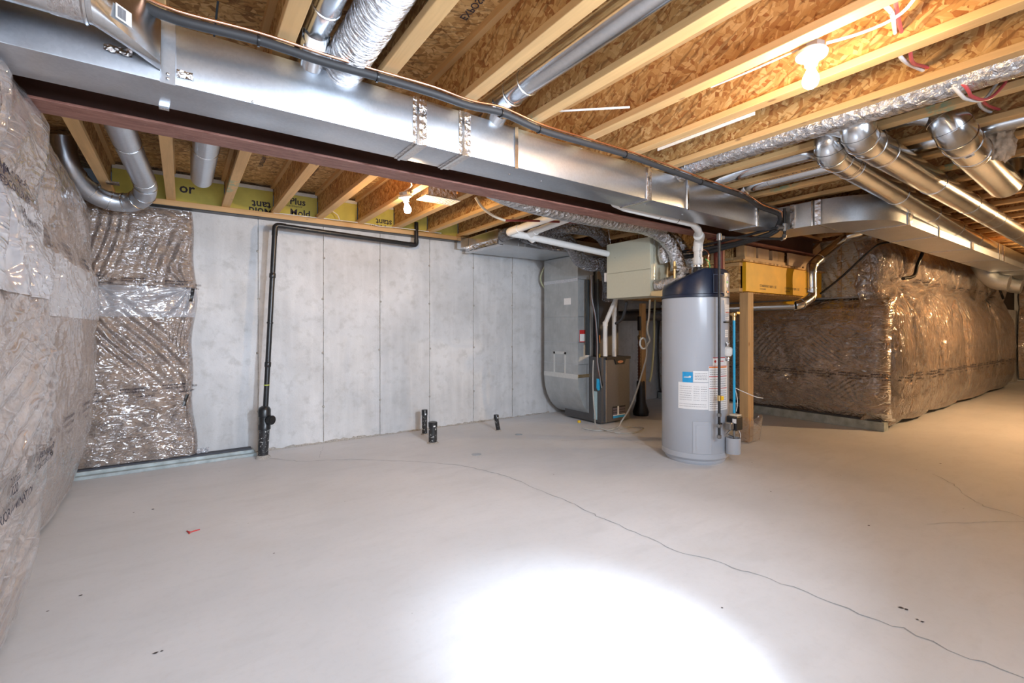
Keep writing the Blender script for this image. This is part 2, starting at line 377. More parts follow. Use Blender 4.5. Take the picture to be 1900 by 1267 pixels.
    def build(s, name, mat, parent=None, sharp=True):
        me = bpy.data.meshes.new(name); me.from_pydata(s.v, [], s.f); me.polygons.foreach_set('use_smooth', s.sm)
        me.materials.append(mat)
        bm = bmesh.new(); bm.from_mesh(me); bmesh.ops.recalc_face_normals(bm, faces=bm.faces[:])
        if sharp:
            for e in bm.edges:
                if len(e.link_faces) == 2 and e.calc_face_angle(0) > R(38): e.smooth = False
        bm.to_mesh(me); bm.free()
        if name == 'duct_body': me.polygons.foreach_set('use_smooth', [True]*len(me.polygons))
        o = bpy.data.objects.new(name, me); C.objects.link(o)
        if parent is not None: o.parent = parent; o.matrix_parent_inverse = parent.matrix_basis.inverted()
        return o
def tag(o, label=None, cat=None, group=None, kind=None):
    if label: o['label'] = label
    if cat: o['category'] = cat
    if group: o['group'] = group
    if kind: o['kind'] = kind
    return o
def thing(name, label, cat, loc=(0, 0, 0), group=None):
    o = bpy.data.objects.new(name, None); C.objects.link(o); o.location = loc; o.empty_display_size = .1
    return tag(o, label, cat, group)
def part_label(o, l): o['label'] = l; return o
def struct(o): o['kind'] = 'structure'; return o
def share(o, parent, loc):
    c = o.copy(); C.objects.link(c); c.parent = parent; c.matrix_parent_inverse = o.matrix_parent_inverse; c.location = loc; return c

# surfaces as functions: grid sheets and lettering that follows them
def grid(name, S, u0, u1, v0, v1, nu, nv, mat, parent=None, off=0.0, smooth=True):
    U, V = np.meshgrid(np.linspace(u0, u1, nu+1), np.linspace(v0, v1, nv+1))
    X, Y, Z = S(U, V, off)
    vs = np.stack([X, Y, Z], -1).reshape(-1, 3)
    idx = np.arange((nu+1)*(nv+1)).reshape(nv+1, nu+1)
    fs = np.stack([idx[:-1, :-1], idx[:-1, 1:], idx[1:, 1:], idx[1:, :-1]], -1).reshape(-1, 4)
    me = bpy.data.meshes.new(name); me.from_pydata(vs.tolist(), [], fs.tolist())
    me.polygons.foreach_set('use_smooth', [smooth]*len(fs)); me.materials.append(mat)
    o = bpy.data.objects.new(name, me); C.objects.link(o)
    if parent is not None: o.parent = parent; o.matrix_parent_inverse = parent.matrix_basis.inverted()
    return o
_tc = {}
def textgeo(body, bold=.0):
    k = (body, bold)
    if k in _tc: return _tc[k]
    cu = bpy.data.curves.new('t', 'FONT'); cu.body = body; cu.size = 1; cu.offset = bold; cu.resolution_u = 2
    o = bpy.data.objects.new('t', cu); C.objects.link(o)
    bpy.context.view_layer.update()
    me = o.evaluated_get(bpy.context.evaluated_depsgraph_get()).to_mesh()
    v = np.array([q.co[:2] for q in me.vertices]) if len(me.vertices) else np.zeros((0, 2)); f = [tuple(p.vertices) for p in me.polygons]
    o.to_mesh_clear() if hasattr(o, 'to_mesh_clear') else None
    bpy.data.objects.remove(o); bpy.data.curves.remove(cu)
    _tc[k] = (v, f); return _tc[k]
def lettering(name, items, S, mat, parent, off=.004):
    """items: (text, u, v, size, du, dv, bold); letters run along (du,dv) on the surface S"""
    vs = []; fs = []
    for it in items:
        body, u, v, size = it[:4]; du, dv = it[4:6] if len(it) > 5 else (1, 0); bold = it[6] if len(it) > 6 else 0
        flip = it[7] if len(it) > 7 else 1
        q, f = textgeo(body, bold)
        if not len(q): continue
        uu = u+size*(q[:, 0]*du-q[:, 1]*dv*flip); vv = v+size*(q[:, 0]*dv*1.0+q[:, 1]*abs(du)*flip)
        X, Y, Z = S(uu, vv, off)
        b = len(vs); vs += np.stack([X, Y, Z], -1).tolist(); fs += [tuple(i+b for i in g) for g in f]
    me = bpy.data.meshes.new(name); me.from_pydata(vs, [], fs); me.materials.append(mat)
    o = bpy.data.objects.new(name, me); C.objects.link(o)
    if len(items) > 4: o['kind'] = 'stuff'
    if parent is not None: o.parent = parent; o.matrix_parent_inverse = parent.matrix_basis.inverted()
    return o
rs = np.random.RandomState(3)
def fbm(u, v, seed, f0=1.0, n=5, g=.55):
    r = np.random.RandomState(seed); out = 0*u; a = 1.0; f = f0
    for i in range(n):
        for k in range(3):
            th = r.uniform(0, 6.28); ph = r.uniform(0, 6.28)
            out = out+a*np.sin(6.28*f*(u*np.cos(th)+v*np.sin(th))+ph+1.3*np.sin(6.28*f*.6*(u*np.sin(th)-v*np.cos(th))+ph))/3
        a *= g; f *= 1.9
    return out
def pleat(u, v, cu, cv, n, amp, sig, seed=0):
    du, dv = u-cu, v-cv; r = np.sqrt(du*du+dv*dv)+1e-6; a = np.arctan2(dv, du)
    rr = np.random.RandomState(seed+11); w = 0
    for k in range(4): w = w+np.sin(a*(n+rr.randint(-4, 9))+rr.uniform(0, 6.28)+2*r)
    return amp*np.exp(-r/sig)*np.minimum(1, r/.12)*w/2
def ridges(u, v, cu, cv, ang, lam, amp, su, sv, seed=0):
    c, s_ = math.cos(ang), math.sin(ang)
    p = (u-cu)*c+(v-cv)*s_; q = -(u-cu)*s_+(v-cv)*c
    return amp*np.exp(-(p/su)**2-(q/sv)**2)*np.sin(6.28*q/lam+1.2*np.sin(p*7+seed)+seed)
def interp(z, tab): return np.interp(z, [a for a, b in tab], [b for a, b in tab])
def srise(x, w): return np.clip(x/w, 0, 1)**.5

# ================================================================== setting
ZJ = 2.50; ZD = 2.80; YB = 5.54
JX = [-.086+.441*i for i in range(-1, 37)]
fl = struct(MB().box(-1.1, 17, -6.2, 5.9, -.12, 0).build('floor', FLOOR))
def ribbon(pts, w0, name, parent, mat=CRACK, z=.0012, jit=.012):
    P = [Vector((p[0], p[1], 0)) for p in pts]; Q = []
    for i in range(len(P)-1):
        n = max(2, int((P[i+1]-P[i]).length/.045))
        for k in range(n): Q.append(P[i].lerp(P[i+1], k/n)+Vector((random.uniform(-jit, jit), random.uniform(-jit, jit), 0)))
    Q.append(P[-1]); m = MB(); vs = []
    for i, q in enumerate(Q):
        d = (Q[min(i+1, len(Q)-1)]-Q[max(0, i-1)]).normalized(); s = Vector((-d.y, d.x, 0))*w0*random.uniform(.35, 1)
        vs += [(q.x+s.x, q.y+s.y, z), (q.x-s.x, q.y-s.y, z)]
    m.add(vs, [(2*i, 2*i+1, 2*i+3, 2*i+2) for i in range(len(Q)-1)])
    return m.build(name, mat, parent)
crk = [(0.712, 5.209, 0.000), (0.951, 4.901, 0.000), (1.359, 4.706, 0.000), (1.809, 4.298, 0.000), (2.142, 3.931, 0.000), (2.313, 3.451, 0.000), (2.339, 3.053, 0.000), (2.365, 2.652, 0.000), (2.344, 2.297, 0.000), (2.355, 1.978, 0.000), (2.353, 1.697, 0.000), (2.431, 1.442, 0.000), (2.485, 1.208, 0.000), (2.513, 0.994, 0.000), (2.512, 0.819, 0.000), (2.547, 0.674, 0.000), (2.527, 0.531, 0.000), (2.554, 0.327, 0.000)]
ribbon(crk, .0048, 'crack', fl)
ribbon([(5.439, 1.249, 0.000), (5.241, 1.074, 0.000), (4.978, 0.951, 0.000), (4.770, 0.802, 0.000), (4.761, 0.687, 0.000), (4.690, 0.600, 0.000)], .003, 'crack', fl)
ribbon([(4.035, 0.954, 0.000), (4.263, 0.815, 0.000), (4.519, 0.677, 0.000), (4.612, 0.590, 0.000)], .002, 'crack', fl)
ribbon([(3.553, 4.077, 0.000), (4.231, 3.794, 0.000), (4.177, 3.146, 0.000)], .003, 'crack', fl)
ribbon([(1.266, 5.389, 0.000), (1.116, 4.924, 0.000)], .002, 'crack', fl)
DEBRIS = m_plain('dark_floor_speck', (.06, .05, .05), .9)
sb = MB()
def speck(p, r):
    a = random.uniform(0, 3); sb.add([(p[0]+r*math.cos(a+k*1.05)*random.uniform(.5, 1.2), p[1]+r*math.sin(a+k*1.05)*random.uniform(.4, 1), .002) for k in range(6)], [(0, 1, 2, 3, 4, 5)])
for p, r in (((-0.402, 3.063, 0.000), .008), ((-0.088, 2.350, 0.000), .010), ((-0.067, 2.350, 0.000), .006), ((3.690, 1.166, 0.000), .010), ((2.727, 0.737, 0.000), .013), ((2.731, 0.718, 0.000), .01), ((2.675, 0.666, 0.000), .007), ((2.675, 0.647, 0.000), .009), ((3.818, 1.856, 0.000), .008), ((4.494, 2.362, 0.000), .007), ((2.048, 1.215, 0.000), .006), ((-0.279, 4.225, 0.000), .008), ((-0.170, 4.220, 0.000), .01), ((5.483, 1.372, 0.000), .008), ((4.740, 1.704, 0.000), .006), ((0.997, 3.589, 0.000), .005), ((5.934, 1.304, 0.000), .012)):
    speck(p, r)
tag(sb.build('speck', DEBRIS, fl), kind='stuff')

# back wall of form-panel casts
wb = struct(MB().box(-1.1, 7.6, YB+.015, YB+.25, -.02, 2.43).build('wall_back', CONC))
for i in range(-2, 12):
    x0 = .651*i; x1 = x0+.651
    g = .0025
    MB().box(x0+g, x1-g, YB+.0015*(i % 3), YB+.2, -.02, 2.436, ch=.002).build('cast_panel', CONC, wb)
# raised form-joint fins and tie marks
for i in range(0, 7):
    x = .651*i; m = MB(); vs = []
    z = .02; zz = []
    while z < 2.4: zz.append(z); z += random.uniform(.03, .09)
    for z in zz:
        wv = random.uniform(.001, .006 if i in (1, 2) else .004); d = random.uniform(.001, .007); cx = x+random.uniform(-.003, .003)
        vs += [(cx-wv, YB+.004, z), (cx, YB-d, z), (cx+wv, YB+.004, z)]
    m.add(vs, [(3*k+a, 3*k+a+1, 3*k+a+4, 3*k+a+3) for k in range(len(zz)-1) for a in (0, 1)])
    m.build('joint_fin', m_plain('chipped_mortar', (.36, .34, .31), .9, grain=.3, gscale=60) if i == 0 else MATS['chipped_mortar'], wb)
m = MB()
for i in range(0, 7):
    for z in (.42, 1.02, 1.62, 2.1):
        cx = .651*i+random.uniform(-.01, .01)
        m.lathe((cx, YB-.004, z+random.uniform(-.02, .02)), [(.003, -.003), (.011, 0), (.015, .006)], 7, 'y')
tag(m.build('tie_mark', MATS['chipped_mortar'], wb), kind='stuff')
# crumbly mortar joint at the foot of the wall
m = MB(); vs = []; x = .1; xs = []
while x < 4.6: xs.append(x); x += random.uniform(.02, .07)
for x in xs: vs += [(x, YB+.003, random.uniform(.008, .035)), (x, YB-random.uniform(.003, .016), .001), (x, YB+.003, .0005)]
m.add(vs, [(3*k, 3*k+1, 3*k+4, 3*k+3) for k in range(len(xs)-1)])
m.build('mortar_fillet', MATS['chipped_mortar'], wb)
# sill plate and gasket
sill = struct(MB().box(-.9, 7.2, 5.44, 5.60, 2.445, ZJ, ch=.003).build('trim_1', WOODX))
struct(MB().box(-.9, 7.2, 5.43, 5.6, 2.436, 2.4445).build('trim_2', BLK))
# rim boards between the joists
def rimS(y): return lambda u, v, off: (u, 0*u+y-off, v)
for i, x in enumerate(JX[:17]):
    a, b = x+.012, x+.441-.012
    yel = -1 <= i-1 <= 6
    tw = MB().box(a, b, 5.50, 5.52, ZJ+.001, 2.735 if yel else 2.79).build('rim_board', YELLOW_BD if yel else OSB_XZ, wb)
    if yel:
        MB().box(a, b, 5.497, 5.52, 2.736, 2.772).build('rim_board_edge', YELLOW_WX, tw)
        j = i-1; items = []
        if j == 0: items = [('or', a+.05, 2.60, .13, 1, 0, .02)]
        if j == 1: items = [('tant', b-.02, 2.615, .11, -1, 0, .02, -1), ('Mold', b-.0, 2.545, .11, -1, 0, .02, -1)]
        if j == 2: items = [('r Plus', a+.07, 2.635, .10, 1, 0, .02), ('Enhance Interior', a+.03, 2.605, .035, 1, 0, .0), ('Mold', a+.14, 2.515, .10, 1, 0, .02)]
        if j == 4: items = [('stant', b-.02, 2.60, .10, -1, 0, .02, -1), ('Mold', b-.09, 2.53, .10, -1, 0, .02, -1)]
        if j == 5: items = [('8', a+.28, 2.53, .05)]
        if items: lettering('lettering', items, rimS(5.50), INK, tw, .001)
# left wall, behind the batts
wl = struct(MB().box(-1.1, -.84, -6, 5.74, -.02, 2.44).build('wall_left', CONC))
MB().box(-1.1, -.90, -6, 5.74, 2.445, ZD).build('rim_board', OSB_END, wl)
MB().box(-1.0, -.80, -6, 5.44, 2.446, ZJ).build('sill_plate', WOODY, wl)
# wall behind the camera and the two right walls
wf = struct(MB().box(-1.1, 17, -6.2, -6, -.02, 2.8).build('wall_front', CONC))
wr = struct(MB().box(16.7, 17, -6.2, 5.9, -.02, 2.8).build('wall_right', CONC))
wc = struct(MB().box(7.30, 16.7, 2.25, 5.74, -.02, 1.72).build('wall_corner', CONC))
MB().box(7.15, 7.3, 2.10, 5.5, .0, .115, ch=.006).build('footing_ledge', CURB, wc)
MB().box(7.16, 7.3, 2.13, 5.5, .116, .135).build('bitumen_strip', CURB_DK, wc)
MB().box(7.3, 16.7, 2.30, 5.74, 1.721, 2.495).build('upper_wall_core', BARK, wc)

# ------------------------------------------------------------------ floor deck overhead and its joists
ceil = thing('ceiling', None, None); struct(ceil)
y = -6.0; k = 0
while y < 5.8:   # sheets of subfloor, 1.22 m wide, staggered joints
    x = -1.1-(k % 2)*1.2
    while x < 17:
        a = max(x, -1.1); b = min(x+2.43, 17)
        if b > a: MB().box(a, b, y, min(y+1.215, 5.9), ZD, ZD+.018).build('deck_sheet', OSB_DECK, ceil)
        x += 2.44
    y += 1.22; k += 1
SPLIT = 2.15
fb = MB()
fb.box(-.036, .036, -6, 5.49, 0, .038, ch=.003); fb.box(-.036, .036, -6, 5.49, .262, .2995)
proto = fb.build('joist', WOODY, ceil); proto.location = (JX[0], 0, ZJ)
web = MB().box(-.005, .005, -6, 5.49, .0385, .2615).build('joist_web', OSB_WEB, proto); web.matrix_parent_inverse = Matrix()
for x in JX[1:]:
    c = share(proto, ceil, (x, 0, ZJ)); share(web, c, (0, 0, 0))
# grade stamps on one flange
stS = lambda u, v, off: (0*u+JX[8]-.0365-off, u, v)
bs = lambda x: (lambda u, v, off: (v, u, 0*u+ZJ-off))
lettering('grade_stamp', [('7TH J.KSI  U  DOUG  2/7', 1.95, JX[10]-.02, .05, -1, 0, .01)], bs(0), INK, ceil, .0012)
# water-repellent stamp rows on the deck, seen between the joists
dk = lambda u, v, off: (v, u, 0*u+ZD-off)
its = []
for j, txt in ((1, 'CLICK HERE 24'), (3, 'EXPOSURE 1 SHEATHING'), (2, 'STRUCTURAL PANEL')):
    its.append((txt, 2.0, JX[j]+.30, .055, -1, 0, .01)); its.append((txt, 4.9, JX[j]+.22, .05, -1, 0, .01))
lettering('deck_print', its, dk, INK, ceil, .0015)

# ------------------------------------------------------------------ steel beam and its column
bt = thing('steel_beam', 'long red-brown primed steel I-beam beside the rectangular metal duct', 'beam', (0, 2.81, 2.25))
MB().box(-.95, 6.9, 2.728, 2.893, 2.25, 2.262, ch=.002).build('bottom_flange', RED_OXIDE, bt)
MB().box(-.95, 6.9, 2.806, 2.815, 2.262, 2.449).build('web', OXIDE_SHADE, bt)
MB().box(-.95, 6.9, 2.728, 2.893, 2.449, 2.461).build('top_flange', OXIDE_SHADE, bt)
tag(MB().box(-.9, 7.0, 2.735, 2.885, 2.462, ZJ).build('nailer_board', WOODX), 'flat wooden board lying on top of the red steel beam', 'board')
ct = thing('steel_column', 'dark red round steel column behind the water heater, under the beam', 'column', (4.68, 2.81, 0))
MB().lathe((4.68, 2.81, 0), [(.055, .012), (.055, 2.236)], 28).build('shaft', POST_RED, ct)
MB().box(4.58, 4.78, 2.73, 2.89, 2.237, 2.249).build('cap_plate', POST_RED, ct)
MB().box(4.58, 4.78, 2.71, 2.91, 0, .012).build('base_plate', POST_RED, ct)

# ================================================================== insulation batts under plastic film
def batt(name, label, S, u0, u1, v0, v1, nu, nv, texts, fibre=FIBRE, film=FILM, gap=.012, group=None, ink_off=.018):
    b = grid(name, S, u0, u1, v0, v1, max(24, nu//2), max(24, nv//2), fibre)
    tag(b, label, 'insulation', group)
    f = grid('plastic_film', S, u0, u1, v0, v1, nu, nv, film, b, off=gap)
    if texts: lettering('lettering', texts, S, INK, f, off=ink_off)
    return b, f
# near bulge of the side wall: surface x = f(y, z)
TN = [(0, -.62), (.05, -.59), (.3, -.535), (.8, -.495), (1.2, -.48), (1.4, -.485), (1.7, -.515), (1.87, -.53), (2.05, -.505), (2.2, -.51), (2.28, -.55), (2.38, -.68)]
def S_near(y, z, off):
    x = interp(z, TN)
    e = np.clip((2.99-y)/.10, 0, 1); x = x-(1-np.sqrt(1-(1-e)**2))*.14
    wr = .012*fbm(y, z, 5, .8, 4)
    wr = wr+pleat(y, z, 2.34, 1.86, 9, .030, .30, 2)+pleat(y, z, 1.5, 1.8, 9, .025, .3, 5)
    wr = wr+ridges(y, z, 2.45, .95, R(25), .10, .010, .5, .5, 1)+ridges(y, z, 2.35, .45, R(20), .08, .012, .5, .35, 3)
    wr = wr+ridges(y, z, 2.80, 1.25, R(-62), .07, .008, .5, .2, 3)
    calm = 1-.88*np.exp(-((z-.73)/.14)**2)-.75*np.exp(-((z-1.81)/.10)**2)
    return x+wr*calm+off+off*.5*calm*fbm(y*1.3, z, 8, 2.2, 3), y, z
n_, nf = batt('insulation_batt', 'nearest bulging brown insulation batt in clear plastic, on the side wall at the beam end', S_near, .6, 2.99, .03, 2.38, 220, 240,
    [('polyten super-6', 2.26, 1.85, .062, 1, 0, .015), ('51000-CGSB-51.34-M86', 2.25, 1.795, .042, 1, 0, .005), ('200826', 2.62, 1.86, .03), ('R20', 2.62, 1.815, .035, 1, 0, .01), ('SUPERIOR LAMINATION', 2.46, 1.73, .035, 1, -.05, .005),
     ('200826', 2.26, .760, .045, 1, .0), ('R20', 2.29, .722, .05, 1, .0, .02), ('SUPERIOR LAMINATION', 2.08, .655, .048, 1, .0, .01), ('polyten superior', 2.60, .765, .048, 1, .0, .02), ('51000-CGSB-51.34-M86', 2.60, .725, .036, 1, .0, .01),
     ('polyten super-6', 1.3, .66, .06, 1, .0, .015), ('R20', 1.7, .64, .05)], film=FILM_L, ink_off=.026)
grid('film_overlap', S_near, .6, 2.965, 1.42, 1.80, 160, 60, FILM2, n_, off=.02)
# second bulge, deeper in the room
TS = [(0, -.74), (.1, -.71), (.25, -.67), (.5, -.61), (1.0, -.575), (1.33, -.555), (1.7, -.575), (1.85, -.60), (2.1, -.585), (2.25, -.60), (2.36, -.64), (2.45, -.76)]
def S_sec(y, z, off):
    x = interp(z, TS)
    x = x-.10*np.clip((y-4.9)/.5, 0, 1)**2-.05*np.clip((z-1.6)/.8, 0, 1)*np.clip((y-4.2)/1, 0, 1)
    wr = .012*fbm(y, z, 15, .7, 4)+pleat(y, z, 3.5, 1.83, 9, .02, .3, 4)+pleat(y, z, 4.6, 1.85, 11, .02, .3, 7)
    wr = wr+ridges(y, z, 3.9, 1.4, R(-55), .09, .008, .6, .3, 2)+.0025*np.sin(y*95+3*np.sin(z*4))*np.clip(1.3-z, 0, 1)
    calm = 1-.85*np.exp(-((z-.70)/.12)**2)-.75*np.exp(-((z-1.78)/.09)**2)
    return x+wr*calm+off+off*.5*calm*fbm(y*1.3, z, 18, 2.2, 3), y, z
tt = []
for k in range(4):
    a = 3.15+k*.62
    tt += [('polyten superior', a, 1.80-.012*k, .034, 1, 0, .012), ('51000-CGSB-51.34-M86', a, 1.765-.012*k, .026, 1, 0, .008), ('LAMINATION', a+.1, 1.72, .026),
           ('polyten superior', a+.1, .735, .040, 1, 0, .012), ('51000-CGSB-51.34-M86', a+.1, .69, .028, 1, 0, .008), ('R20', a+.52, .70, .035), ('LAMINATION', a+.2, .635, .028)]
b2, f2 = batt('insulation_batt', 'tall greyish insulation batt in plastic, between the nearest bulge and the room corner', S_sec, 2.9, 5.42, .03, 2.45, 220, 220, tt, film=FILM_L)
grid('film_overlap', S_sec, 2.9, 5.40, 1.36, 1.70, 120, 50, FILM2, b2, off=.018)
# flat batt on the concrete wall, beside the corner
TB = [(0, 0), (.03, .055), (.2, .075), (.5, .095), (.66, .075), (.9, .10), (1.36, .115), (1.55, .10), (1.71, .075), (1.95, .09), (2.3, .075), (2.40, .05), (2.41, 0)]
def S_back(x, z, off):
    h = interp(z-.03, TB)
    edge = .095+.018*np.sin(z*4.1+1)+.012*np.sin(z*9)
    xx = -.80+(x+.80)*(edge+.80)/.90
    e = np.clip((edge-xx)/.05, 0, 1); h = h*np.sqrt(np.clip(1-(1-e)**2, 0, 1))
    wr = .010*fbm(x, z, 25, 1.1, 4)+pleat(x, z, .03, 1.67, 10, .022, .25, 1)+pleat(x, z, .05, .62, 10, .018, .22, 3)+pleat(x, z, -.62, 1.69, 9, .018, .25, 9)
    wr = wr+ridges(x, z, -.25, 1.22, R(-48), .085, .013, .45, .16, 4)+ridges(x, z, -.45, 1.15, R(-50), .06, .010, .35, .12, 2)
    wr = wr+ridges(x, z, -.55, 2.05, R(78), .07, .012, .3, .12, 1)+ridges(x, z, -.10, 1.95, R(75), .08, .012, .22, .15, 6)+ridges(x, z, .0, 1.25, R(88), .03, .004, .2, .1, 6)
    wr = wr*np.clip(e*1.2, 0, 1)
    return xx, YB-.004-h-wr-off-off*.8*fbm(x*1.3, z, 28, 2.4, 3), z
tt = []
for k in range(3):
    a = -.76+k*.31
    tt += [('polyten superior', a, 1.752-.01*k, .026, 1, 0, .012), ('51000-CGSB-51.34', a, 1.725-.01*k, .022, 1, 0, .006), ('R20', a+.235, 1.725-.01*k, .026), ('LAMINATION', a+.12, 1.69-.01*k, .022, 1, 0, .006),
           ('polyten superior', a, .715+.02*k, .027, 1, .04, .012), ('51000-CGSB-51.34', a, .685+.02*k, .023, 1, .04, .006), ('R20', a+.235, .69+.02*k, .026), ('LAMINATION', a+.12, .645+.02*k, .022, 1, .04, .006)]
b3, f3 = batt('insulation_batt', 'flat brown insulation batt in crinkled plastic hung on the concrete wall by the corner', S_back, -.80, .10, .075, 2.42, 240, 420, tt)
grid('film_overlap', S_back, -.80, .099, 1.40, 1.68, 100, 50, FILM2, b3, off=.016)
def tape_strip(name, S, u, v, du, dv, wdt, hgt, parent):
    g = lambda a, b, off: S(u+a*wdt+b*du, v+b*hgt, off)
    return grid(name, g, -.5, .5, 0, 1, 3, 10, BLK, parent, off=.022)
tape_strip('tape_strip', S_back, -.615, 1.59, 0, 0, .030, .115, b3)
tape_strip('tape_strip', S_back, .045, 1.55, .02, 0, .028, .125, b3)
tape_strip('tape_strip', S_back, .03, .56, .03, 0, .028, .105, b3)
cb = MB().box(-.84, .62, 5.375, YB-.006, 0, .028, ch=.004).box(-.84, .60, 5.42, YB-.006, .028, .058, ch=.003)
cb.build('baseboard_back', CURB).__setitem__('kind', 'structure')
struct(MB().box(-.84, .58, 5.44, YB-.006, .0585, .072).build('baseboard_top', CURB_DK, bpy.data.objects['baseboard_back']))
def crumple(name, S, u0, u1, v0, v1, amp, mat, parent=None):
    r = np.random.RandomState(int(abs(u0*1000+v0*77)) % 9999)
    def T(u, v, off):
        X, Y, Z = S(u, v, off); n = amp*fbm(u*9, v*9, 44, 1.2, 4); return X+n*.4, Y-np.abs(n), Z+n*.3
    return grid(name, T, u0, u1, v0, v1, 40, 30, mat, parent, off=.004)
crumple('film_scrap', lambda u, v, off: (u, 0*u+5.52-off, v), .11, .21, .06, .12, .02, FILM2, b3)
# batts on the protruding corner block: face towards the heater (x = 7.2 - h) and long face (y = 2.15 - h)
CRN = .16
def S_rl(y, z, off):
    h = interp(z, [(0, -.02), (.13, .0), (.22, .05), (.5, .09), (.70, .08), (1.0, .10), (1.35, .09), (1.55, .05), (1.66, -.02), (1.70, -.08)])
    e = np.clip((y-2.04)/.20, 0, 1); rnd = (1-np.sqrt(1-(1-e)**2))*.16
    zt = z-.04*np.clip((z-1.4)/.3, 0, 1)*np.clip((y-3)/2, 0, 1)
    wr = .012*fbm(y, z, 35, .8, 4)+ridges(y, z, 2.75, 1.05, R(40), .05, .010, .20, .30, 1)+ridges(y, z, 2.5, .45, R(-35), .05, .009, .2, .35, 6)+ridges(y, z, 3.55, 1.0, R(-50), .06, .006, .3, .3, 5)+pleat(y, z, 2.35, .25, 12, .012, .2, 3)
    wr = wr*np.clip((y-2.08)/.35, 0, 1)
    return 7.2-h+rnd-wr-off-off*.6*fbm(y, z, 38, 2.2, 3), y, zt
tt = []
for k in range(9):
    a = 5.1-k*.36
    tt += [('polyten superior', a, .705, .030, -1, 0, .02), ('51000-CGSB-51.34', a, .672, .026, -1, 0, .015), ('R20 826', a-.235, .675, .030, -1, 0, .02), ('SUPERIOR LAM', a-.10, .638, .024, -1, 0, .02)]
# lettering on this face runs towards smaller y, so mirror properly through du = -1
b4, f4 = batt('insulation_batt', 'shaded brown insulation batt under smooth plastic, low wall facing the water heater', S_rl, 2.04, 5.42, .125, 1.69, 200, 200, tt, film=FILM_R)
SEAM = [7.12, 7.86, 9.03, 10.58, 12.95, 15.0]
def bul(x):
    o = 0*x
    for a, b in zip(SEAM[:-1], SEAM[1:]):
        q = np.clip((x-a)/(b-a), 0, 1); o = o+np.where((x >= a) & (x < b), np.abs(np.sin(np.pi*q))**.6, 0)
    return o
def S_rf(x, z, off):
    h = interp(z, [(0, .02), (.1, .05), (.16, .11), (.35, .16), (.7, .19), (1.1, .19), (1.45, .14), (1.72, .04), (1.86, -.01), (2.05, .05), (2.25, .05), (2.42, -.02)])
    bb = bul(x)
    h = h*(.72+.28*bb)-.035*(1-bb)*np.clip(z/1.8, 0, 1)
    e = np.clip((x-7.15)/.20, 0, 1); rnd = (1-np.sqrt(1-(1-e)**2))*.24
    e2 = np.clip((15.0-x)/.5, 0, 1); rnd = rnd+(1-np.sqrt(1-(1-e2)**2))*.5
    wr = .014*fbm(x*.8, z, 45, .8, 4)
    for k, (px, am) in enumerate(((7.80, .055), (9.03, .05), (10.58, .05), (12.9, .05))):
        wr = wr+pleat((x-px)*.62+px, z, px, 1.87, 10, am, .38, k)
        wr = wr+ridges(x, z, px+.1, .9, R(84), .11, .014, 1.1, .22, k)
    wr = wr+ridges(x, z, 7.5, .35, R(70), .07, .018, .3, .2, 2)+ridges(x, z, 8.6, .6, R(82), .09, .010, .5, .35, 3)
    wr = wr*np.clip((x-7.12)/.35, 0, 1)
    low = .04*(1-bb)
    return x, 2.15-h+rnd-wr-off-off*.6*fbm(x*.7, z, 48, 2.2, 3), z+low*np.clip((.4-z)/.3, 0, 1)
tt = []
a = 7.45; k = 0
while a < 14.6:
    s_ = .030*(1+.05*k)
    tt += [('polyten superior', a, .695-.003*k, .034, 1, 0, .02), ('51000-CGSB-51.34', a, .660-.003*k, .030, 1, 0, .015), ('R20 826', a+.33, .665-.003*k, .034, 1, 0, .02), ('SUPERIOR LAM', a+.1, .615-.003*k, .028, 1, 0, .02)]
    if k % 1 == 0 and 8.0 < a < 13: tt += [('polyten superior', a, 1.965-.01*math.sin(a*3), .034, 1, 0, .02), ('51000-CGSB-51.34', a, 1.93-.01*math.sin(a*3), .028, 1, 0, .015)]
    a += .47; k += 1
b5, f5 = batt('insulation_batt', 'long bulging tan insulation wrapped in gathered plastic, running to the far end wall', S_rf, 7.15, 15.0, .05, 2.42, 460, 220, tt, film=FILM_C)
tape_strip('tape_strip', S_rf, 8.0, 1.76, -.02, 0, .05, .10, b5)
tape_strip('tape_strip', S_rf, 12.95, 1.70, 0, 0, .07, .16, b5)
def S_far(y, z, off):
    wr = .02*fbm(y, z, 55, .8, 4)+pleat(y, z, 1.8, 1.8, 9, .03, .3, 4)+pleat(y, z, .8, 1.8, 9, .03, .3, 4)
    h = interp(z, [(0, .02), (.1, .1), (.5, .2), (1, .2), (1.6, .12), (1.8, .03), (2.0, .1), (2.3, .05)])
    return 16.65-h-wr-off, y, z
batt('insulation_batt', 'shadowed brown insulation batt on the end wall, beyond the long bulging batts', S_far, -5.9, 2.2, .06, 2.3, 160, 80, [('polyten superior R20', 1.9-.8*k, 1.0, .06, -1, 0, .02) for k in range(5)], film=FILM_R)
tag(MB().box(16.3, 16.7, -5.9, 2.0, 0, .055).build('trim_3', CURB_DK), kind='structure')
